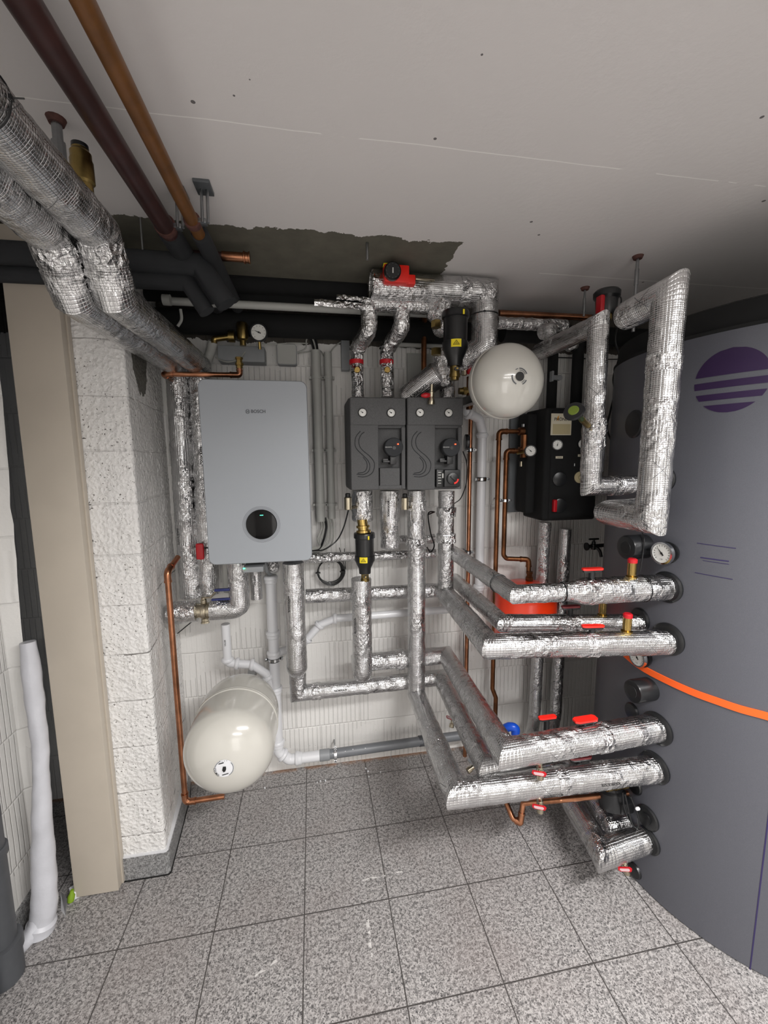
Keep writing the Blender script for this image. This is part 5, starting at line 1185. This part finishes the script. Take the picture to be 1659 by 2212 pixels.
# grey backing plate and brass armature
q0, q1 = at(1104, 893, 2.215), at(1180, 1104, 2.215)
tag(MB().box((q0.x, 2.212, q1.z), (q1.x+.05, 2.236, q0.z), .002).build('backing_plate', 'plate_grey'), 'grey metal backing plate on the wall left of the black solar station', 'plate')
t = thing('brass_armature', at(1128, 950, 2.13), 'tarnished brass safety group left of the black solar station', 'fitting')
q = at(1128, 932, 2.12); MB().cyl(q-V((.02, 0, 0)), q+V((.055, 0, 0)), .021, seg=18, bev=.002).build('upper_body', 'aged_copper', t)
q = at(1132, 968, 2.10); MB().cyl(q+V((0, 0, -.05)), q+V((0, 0, .07)), .019, seg=18).build('body', 'aged_copper', t); MB().cyl(q-V((.03, 0, .01)), q+V((.03, 0, -.01)), .016, seg=16).build('side_port', 'aged_copper', t)
q = at(1131, 922, 2.08); MB().cyl(q, q+V((.0, 0, .014)), .009, seg=14).build('bright_cap', 'chrome', t)
q = at(1126, 1001, 2.08); MB().cyl(q-V((0, 0, .016)), q+V((0, 0, .01)), .008, seg=14).build('screw_port', 'nickel', t)
g = at(1146, 974, 2.0); t = thing('pressure_gauge', g, 'small round white pressure gauge with black rim beside the black solar station', 'gauge')
gauge_parts(t, g, (-.25, -1, -.05), .029, .02, 11, 2.4, bez='black_plastic'); MB().cyl(g+V((0, .01, 0)), g+V((-.02, .10, -.01)), .008, seg=10).build('stem', 'brass', t)
# dark foam risers above the station
for px, lab in ((1190, 'black foam covered riser above the solar station, the left one'), (1243, 'black foam covered riser above the solar station, the right one')):
    p = at(px, 888, 2.14); root = pipe('foam_riser', [p, V((p.x, 2.14, 2.40))], .027 if px < 1200 else .030, 'black_foam', lab, fit=[])
c = at(1198, 816, 2.11); t = thing('pipe_clamp', c, 'pale plastic clamp bracket beside the left black riser', 'clamp')
MB().box(c+V((-.018, -.01, -.012)), c+V((.024, .01, .012)), .003).build('arm', 'pvc_grey', t); MB().box(c+V((-.022, -.012, -.02)), c+V((-.010, .014, .034)), .003).build('upright', 'pvc_grey', t); MB().cyl(c+V((.024, -.012, 0)), c+V((.024, .014, 0)), .014, seg=16).build('ring', 'pvc_grey', t)
cable([at(1335, 700, 1.95), at(1329, 735, 1.95), at(1337, 770, 1.95), at(1325, 815, 1.95), at(1327, 850, 1.95), at(1318, 890, 1.95), at(1312, 930, 1.95), at(1335, 985, 1.95), at(1333, 1030, 1.95), at(1330, 1090, 1.95)], .0045, 'black_plastic', 'black wavy cable hanging beside the tank behind the foil loops')
cable([at(1170, 772, 2.2), at(1230, 773, 2.22), at(1300, 776, 2.22), at(1345, 776, 2.2)], .003, 'black_plastic', 'thin black cable strung level across the wall above the solar station')
cable([at(1385, 1145, 1.40), at(1391, 1165, 1.36), at(1388, 1200, 1.35), at(1382, 1235, 1.34)], .0025, 'black_plastic', 'thin black cable beside the upper black stub cap')
# tall vertical trim between wall and tank
q = at(1331, 900, 2.22)
struct(MB().box((q.x-.012, 2.20, 0), (q.x+.018, 2.238, 2.30), .003).build('trim_1', 'ribbed_back'))
# tap
c = at(1282, 1180, 2.02)
t = thing('water_tap', c, 'small dark bib tap on a thin pipe left of the upper black stub cap', 'tap')
MB().cyl(c+V((-.035, .0, .0)), c+V((.10, 0, .004)), .010, seg=14).build('supply_pipe', 'satin_black', t)
MB().lathe([(.022, 0), (.022, .006), (.012, .008)], c-V((.045, 0, 0)), (1, 0, 0), 18).build('wall_flange', 'satin_black', t)
MB().lathe([(.011, -.018), (.014, -.01), (.014, .012), (.010, .014), (.010, .026), (.006, .028), (.006, .040)], c, (0, 0, 1), 16).build('tap_body', 'satin_black', t)
MB().tube([c+V((-.026, 0, .040)), c+V((.026, 0, .040))], .0055, seg=10, round_end=(1, 1)).build('tee_handle', 'satin_black', t)
MB().tube([c, c+V((.018, -.014, -.012)), c+V((.028, -.02, -.03)), c+V((.034, -.022, -.055))], .0085, seg=14, smooth=True).build('spout', 'satin_black', t)

# ================================================================== CEILING ZONE
bp = pipe('painted_pipe', [V((-.415, -.3, 2.455)), V((-.412, 1.45, 2.450)), V((-.412, 1.60, 2.450))], .0265, 'brown_paint', 'dark red brown painted pipe along the ceiling towards the camera', fit=[], seg=24)
pipe('painted_pipe', [V((-.322, -.3, 2.455)), V((-.326, 1.60, 2.452))], .0190, 'ochre_paint', 'ochre brown painted pipe along the ceiling right of the dark red brown one', fit=[], seg=24)
for x, lab, r, m in ((-.412, 'dark foam sleeve continuing the dark red brown pipe to the back', .034, 'dark_foam'), (-.322, 'dark foam sleeve continuing the ochre pipe to the back', .027, 'dark_foam')):
    tag(MB().tube([V((x, 1.47, 2.452)), V((x+.006, 2.1, 2.45))], r, seg=20).build('foam_sleeve', m), lab, 'pipe insulation')
for px, py, x, r, lab in ((360, 435, -.412, .027, 'metal pipe hanger holding the dark red brown pipe to the ceiling'), (410, 415, -.325, .020, 'metal pipe hanger holding the ochre pipe to the ceiling')):
    y = 1.44 if x < -.4 else 1.40
    t = thing('pipe_hanger', V((x, y, CE)), lab, 'hanger')
    MB().cyl(V((x, y-.010, 2.452)), V((x, y+.010, 2.452)), r+.004, seg=24).build('ring', 'rust', t)
    MB().box((x+r-.004, y-.012, 2.445), (x+r+.020, y+.012, 2.458), .002).build('clamp_ear', 'steel', t)
    for s in (0, 1): MB().cyl(V((x+r+.010+s*.016, y-.012, 2.445)), V((x+r+.010+s*.016, y, CE)), .0045, seg=8).build('rod', 'steel', t)
    MB().box((x+r-.006, y-.035, CE-.010), (x+r+.040, y+.03, CE), .002).build('ceiling_plate', 'plate_grey', t)
# copper stub
p0 = at(480, 553, 1.72); p1 = at(540, 554, 1.72)
t = thing('copper_stub', p1, 'short bright copper pipe stub with sleeve ending in the dark under the ceiling', 'pipe'); p1 = V((p1.x, 1.72, p0.z))
MB().cyl(p0-V((.10, 0, 0)), p0+V((.02, 0, 0)), .014, seg=20).build('old_pipe', 'brown_paint', t); MB().cyl(p0, p1, .0165, seg=20).build('pipe_run', 'copper', t); MB().lathe([(.0175, -.024), (.0215, -.022), (.0215, -.018), (.0185, -.016), (.0185, -.006), (.021, -.004), (.021, 0)], p1, (1, 0, 0), 20).build('press_sleeve', 'copper', t)
# rods from the ceiling
def rod(x, y, Y, z1, r, lab, sleeve=True, down=None):
    p = atZ(x, y, CE); t = thing('threaded_rod', p, lab, 'rod', 'threaded rods from the ceiling')
    MB().cyl(V((p.x, p.y, z1)), p, r, seg=10).build('rod', 'steel', t)
    if 'without plug' not in lab and 'very thin' not in lab: MB().cyl(p-V((0, 0, .012)), p, .016, .021, seg=14).build('plug', 'rust', t)
    if sleeve: MB().cyl(V((p.x, p.y, CE-.11)), V((p.x, p.y, CE-.05)), r*1.35, seg=10).build('coupling', 'steel', t)
    return t
rod(1378, 553, 0, 2.26, .006, 'ceiling rod with red brown plug holding the taller foil loop')
rod(1264, 621, 0, 2.42, .005, 'ceiling rod with red brown plug left of the motor actuator')
rod(793, 524, 0, 2.49, .005, 'thin ceiling rod without plug at the left end of the big ceiling pipe', False)
rod(121, 256, 0, 2.34, .011, 'thick ceiling rod with rusty plug above the silver pipes at upper left')
rod(303, 470, 0, 2.44, .003, 'very thin ceiling rod in the dark left of the dark red brown pipe end', False)
# air vent at upper left
p = at(165, 318, 1.07); q = at(183, 400, 1.12)
q = atX(181, 398, -.475); b_ = q; d = V((-.0, -.03, 1)).normalized()
t = thing('air_vent', b_, 'stained brass automatic air vent with black cap standing above the silver pipes at upper left', 'air vent')
hh = mv(b_, 'z', 'py', 318).z-b_.z
MB().lathe([(.018, -.02), (.018, 0), (.0225, .004), (.0225, hh*.60), (.0205, hh*.66), (.0205, hh*.82), (.016, hh*.90), (.016, hh*.95)], b_, d, 24).build('vent_body', 'brass', t)
MB().lathe([(.0155, hh*.93), (.0165, hh*.95), (.016, hh*1.05), (.012, hh*1.07)], b_, d, 20).build('cap', 'black_plastic', t)
# black foam pipes high on the left and along the wall
def foam(path, r, label, m='dark_foam', fillet=.0):
    return pipe('foam_pipe', path, r, m, label, fit=[], seg=28, fillet=fillet, part='foam_wrap', group=None)
a0 = at(430, 562, 1.93)

q = at(432, 573, 1.62); q2 = at(490, 650, 1.62)
foam([V((-1.2, 1.62, q.z)), q, q2+V((0, 0, -.012))], .036, 'dark grey foam pipe with a slanting bend in the dark ceiling corner, the nearer one')
q = at(405, 610, 1.64); q2 = at(447, 668, 1.64)
foam([V((-1.2, 1.66, q.z)), q, q2+V((0, 0, -.010))], .028, 'thinner dark grey foam pipe with a slanting bend just under the nearer one')
for k, (y, Y, lab) in enumerate(((585, 2.02, 'upper'), (618, 2.06, 'middle'), (645, 2.12, 'lower'))):
    q = at(640, y, Y); x1 = at(792, y, Y).x
    root = foam([V((-1.2, Y, q.z)), V((x1, Y, q.z+.002))], .044, 'black foam pipe level along the ceiling ending at the foil collar, the %s of three' % lab, 'black_foam')
q = at(640, 705, 2.17); foam([V((-1.2, 2.17, q.z)), V((at(1060, 700, 2.17).x, 2.17, q.z))], .055, 'thick black foam pipe level on the wall behind the foil droppers', 'black_foam')
q = at(1250, 725, 2.16); foam([V((at(1085, 715, 2.16).x, 2.16, q.z)), V((2.7, 2.16, q.z))], .050, 'thick black foam pipe level on the wall towards the top of the tank', 'black_foam')
q = at(80, 560, 1.80); foam([V((-1.58, 1.84, 2.43)), V((-.70, 1.84, 2.43))], .060, 'thick dark foam pipe crossing the left end behind the silver pipes', 'black_foam')
q = at(480, 656, 2.0); w1 = at(790, 674, 2.0); pw = pipe('white_conduit', [V((at(352, 647, 2.0).x, 2.0, q.z)), V((at(950, 680, 2.0).x, 2.0, q.z))], .0165, 'conduit', 'long pale plastic conduit level below the black foam pipes', fit=[])
q = at(900, 745, 2.2); pipe('white_conduit', [V((at(690, 725, 2.2).x, 2.2, at(690, 726, 2.2).z)), V((at(775, 729, 2.2).x, 2.2, at(690, 726, 2.2).z))], .010, 'conduit', 'short pale conduit on the wall between the black cables and foil dropper', fit=[])
pipe('white_conduit', [V((at(845, 752, 2.2).x, 2.2, q.z)), V((at(1000, 752, 2.2).x, 2.2, q.z))], .014, 'conduit', 'pale conduit level on the wall behind the short copper upright', fit=[])
q = at(362, 648, 1.97); tag(MB().cyl(q-V((.018, 0, 0)), q+V((.012, 0, 0)), .022, seg=18).build('conduit_clip', 'conduit'), 'pale clip at the left end of the long conduit', 'clip')
cable([at(390, 668, 1.95), at(392, 690, 1.95), at(384, 705, 1.95)], .006, 'conduit', 'short pale curved hose end in the dark under the long conduit')
# copper loop under the lower pipes
qa = at(1056, 1664, 1.74); q0 = at(1092, 1730, 1.55); q1 = at(1108, 1766, 1.50); q2 = at(1124, 1778, 1.48); q3 = at(1130, 1735, 1.50); q4 = at(1210, 1728, 1.42)
pipe('copper_pipe', [qa, q0, q1+V((0, 0, -.005)), q2, q3, q4, V((1.29, 1.40, q4.z))], .0115, 'copper', 'copper pipe loop dipping under the longest foil pipe towards the tank', fillet=.015, fit=[3])
# pump with cables low by the tank
c = at(1322, 1722, 1.40); t = thing('circulation_pump', c, 'black circulation pump motor low at the tank between foil pipes', 'pump')
MB().lathe([(.030, -.045), (.050, -.038), (.054, -.01), (.054, .03), (.044, .040), (.044, .05)], c, (0, .2, 1), 28).build('motor', 'satin_black', t)
MB().box(c+V((-.005, -.062, -.03)), c+V((.055, -.02, .02)), .008).build('terminal_box', 'black_plastic', t)
mb = MB(); q = at(1335, 1694, 1.34)
for k in range(5): mb.cyl(q+V((-.055+.018*k, 0, 0)), q+V((-.038+.018*k, 0, 0)), .020-.002*(k % 2), seg=20)
mb.build('brass_union', 'brass', t)
cable([at(1350, 1715, 1.32), at(1358, 1750, 1.31), at(1366, 1780, 1.31), at(1378, 1786, 1.31), at(1378, 1760, 1.31), at(1362, 1720, 1.31)], .0035, 'black_plastic', 'black cable loop hanging between pump and round tank plug')
cable([at(1345, 1712, 1.33), at(1349, 1745, 1.32), at(1362, 1775, 1.32), at(1382, 1795, 1.31)], .0032, 'black_plastic', 'second black cable drooping from pump to tank plug')
q = at(1377, 1747, 1.27); tag(MB().lathe([(.003, -.008), (.0065, -.004), (.0065, .006), (.003, .009)], q, (1, -.2, .3), 12).build('white_clip', 'pvc_white'), 'tiny white clip on the cable above the round tank plug', 'clip')
q = at(1190, 1728, 1.46)
# black wheel behind right pump group
q = at(1004, 955, 1.97); tag(MB().lathe([(.036, 0), (.038, .004), (.038, .016), (.034, .020)], q, (1, -.2, 0), 28).build('black_cap', 'satin_black'), 'round black cap showing at the right side of the right pump group', 'cap')
# floor crumbs
rg = random.Random(12)
for (x, y) in ((790, 1660), (795, 1666), (685, 1690), (692, 1687), (703, 1686), (572, 1702), (822, 1668), (797, 1678)):
    q = atZ(x, y, .003); mb = MB(); s_ = rg.uniform(.003, .006); mb.box(q-V((s_, s_*.7, .003)), q+V((s_, s_*.7, .003)), .001, rot=Matrix.Rotation(rg.random()*3, 4, 'Z')); o = mb.build('plaster_crumb', 'pvc_white'); tag(o, 'tiny white plaster crumb on the granite floor near the back wall', 'crumb', 'plaster crumbs on the floor')
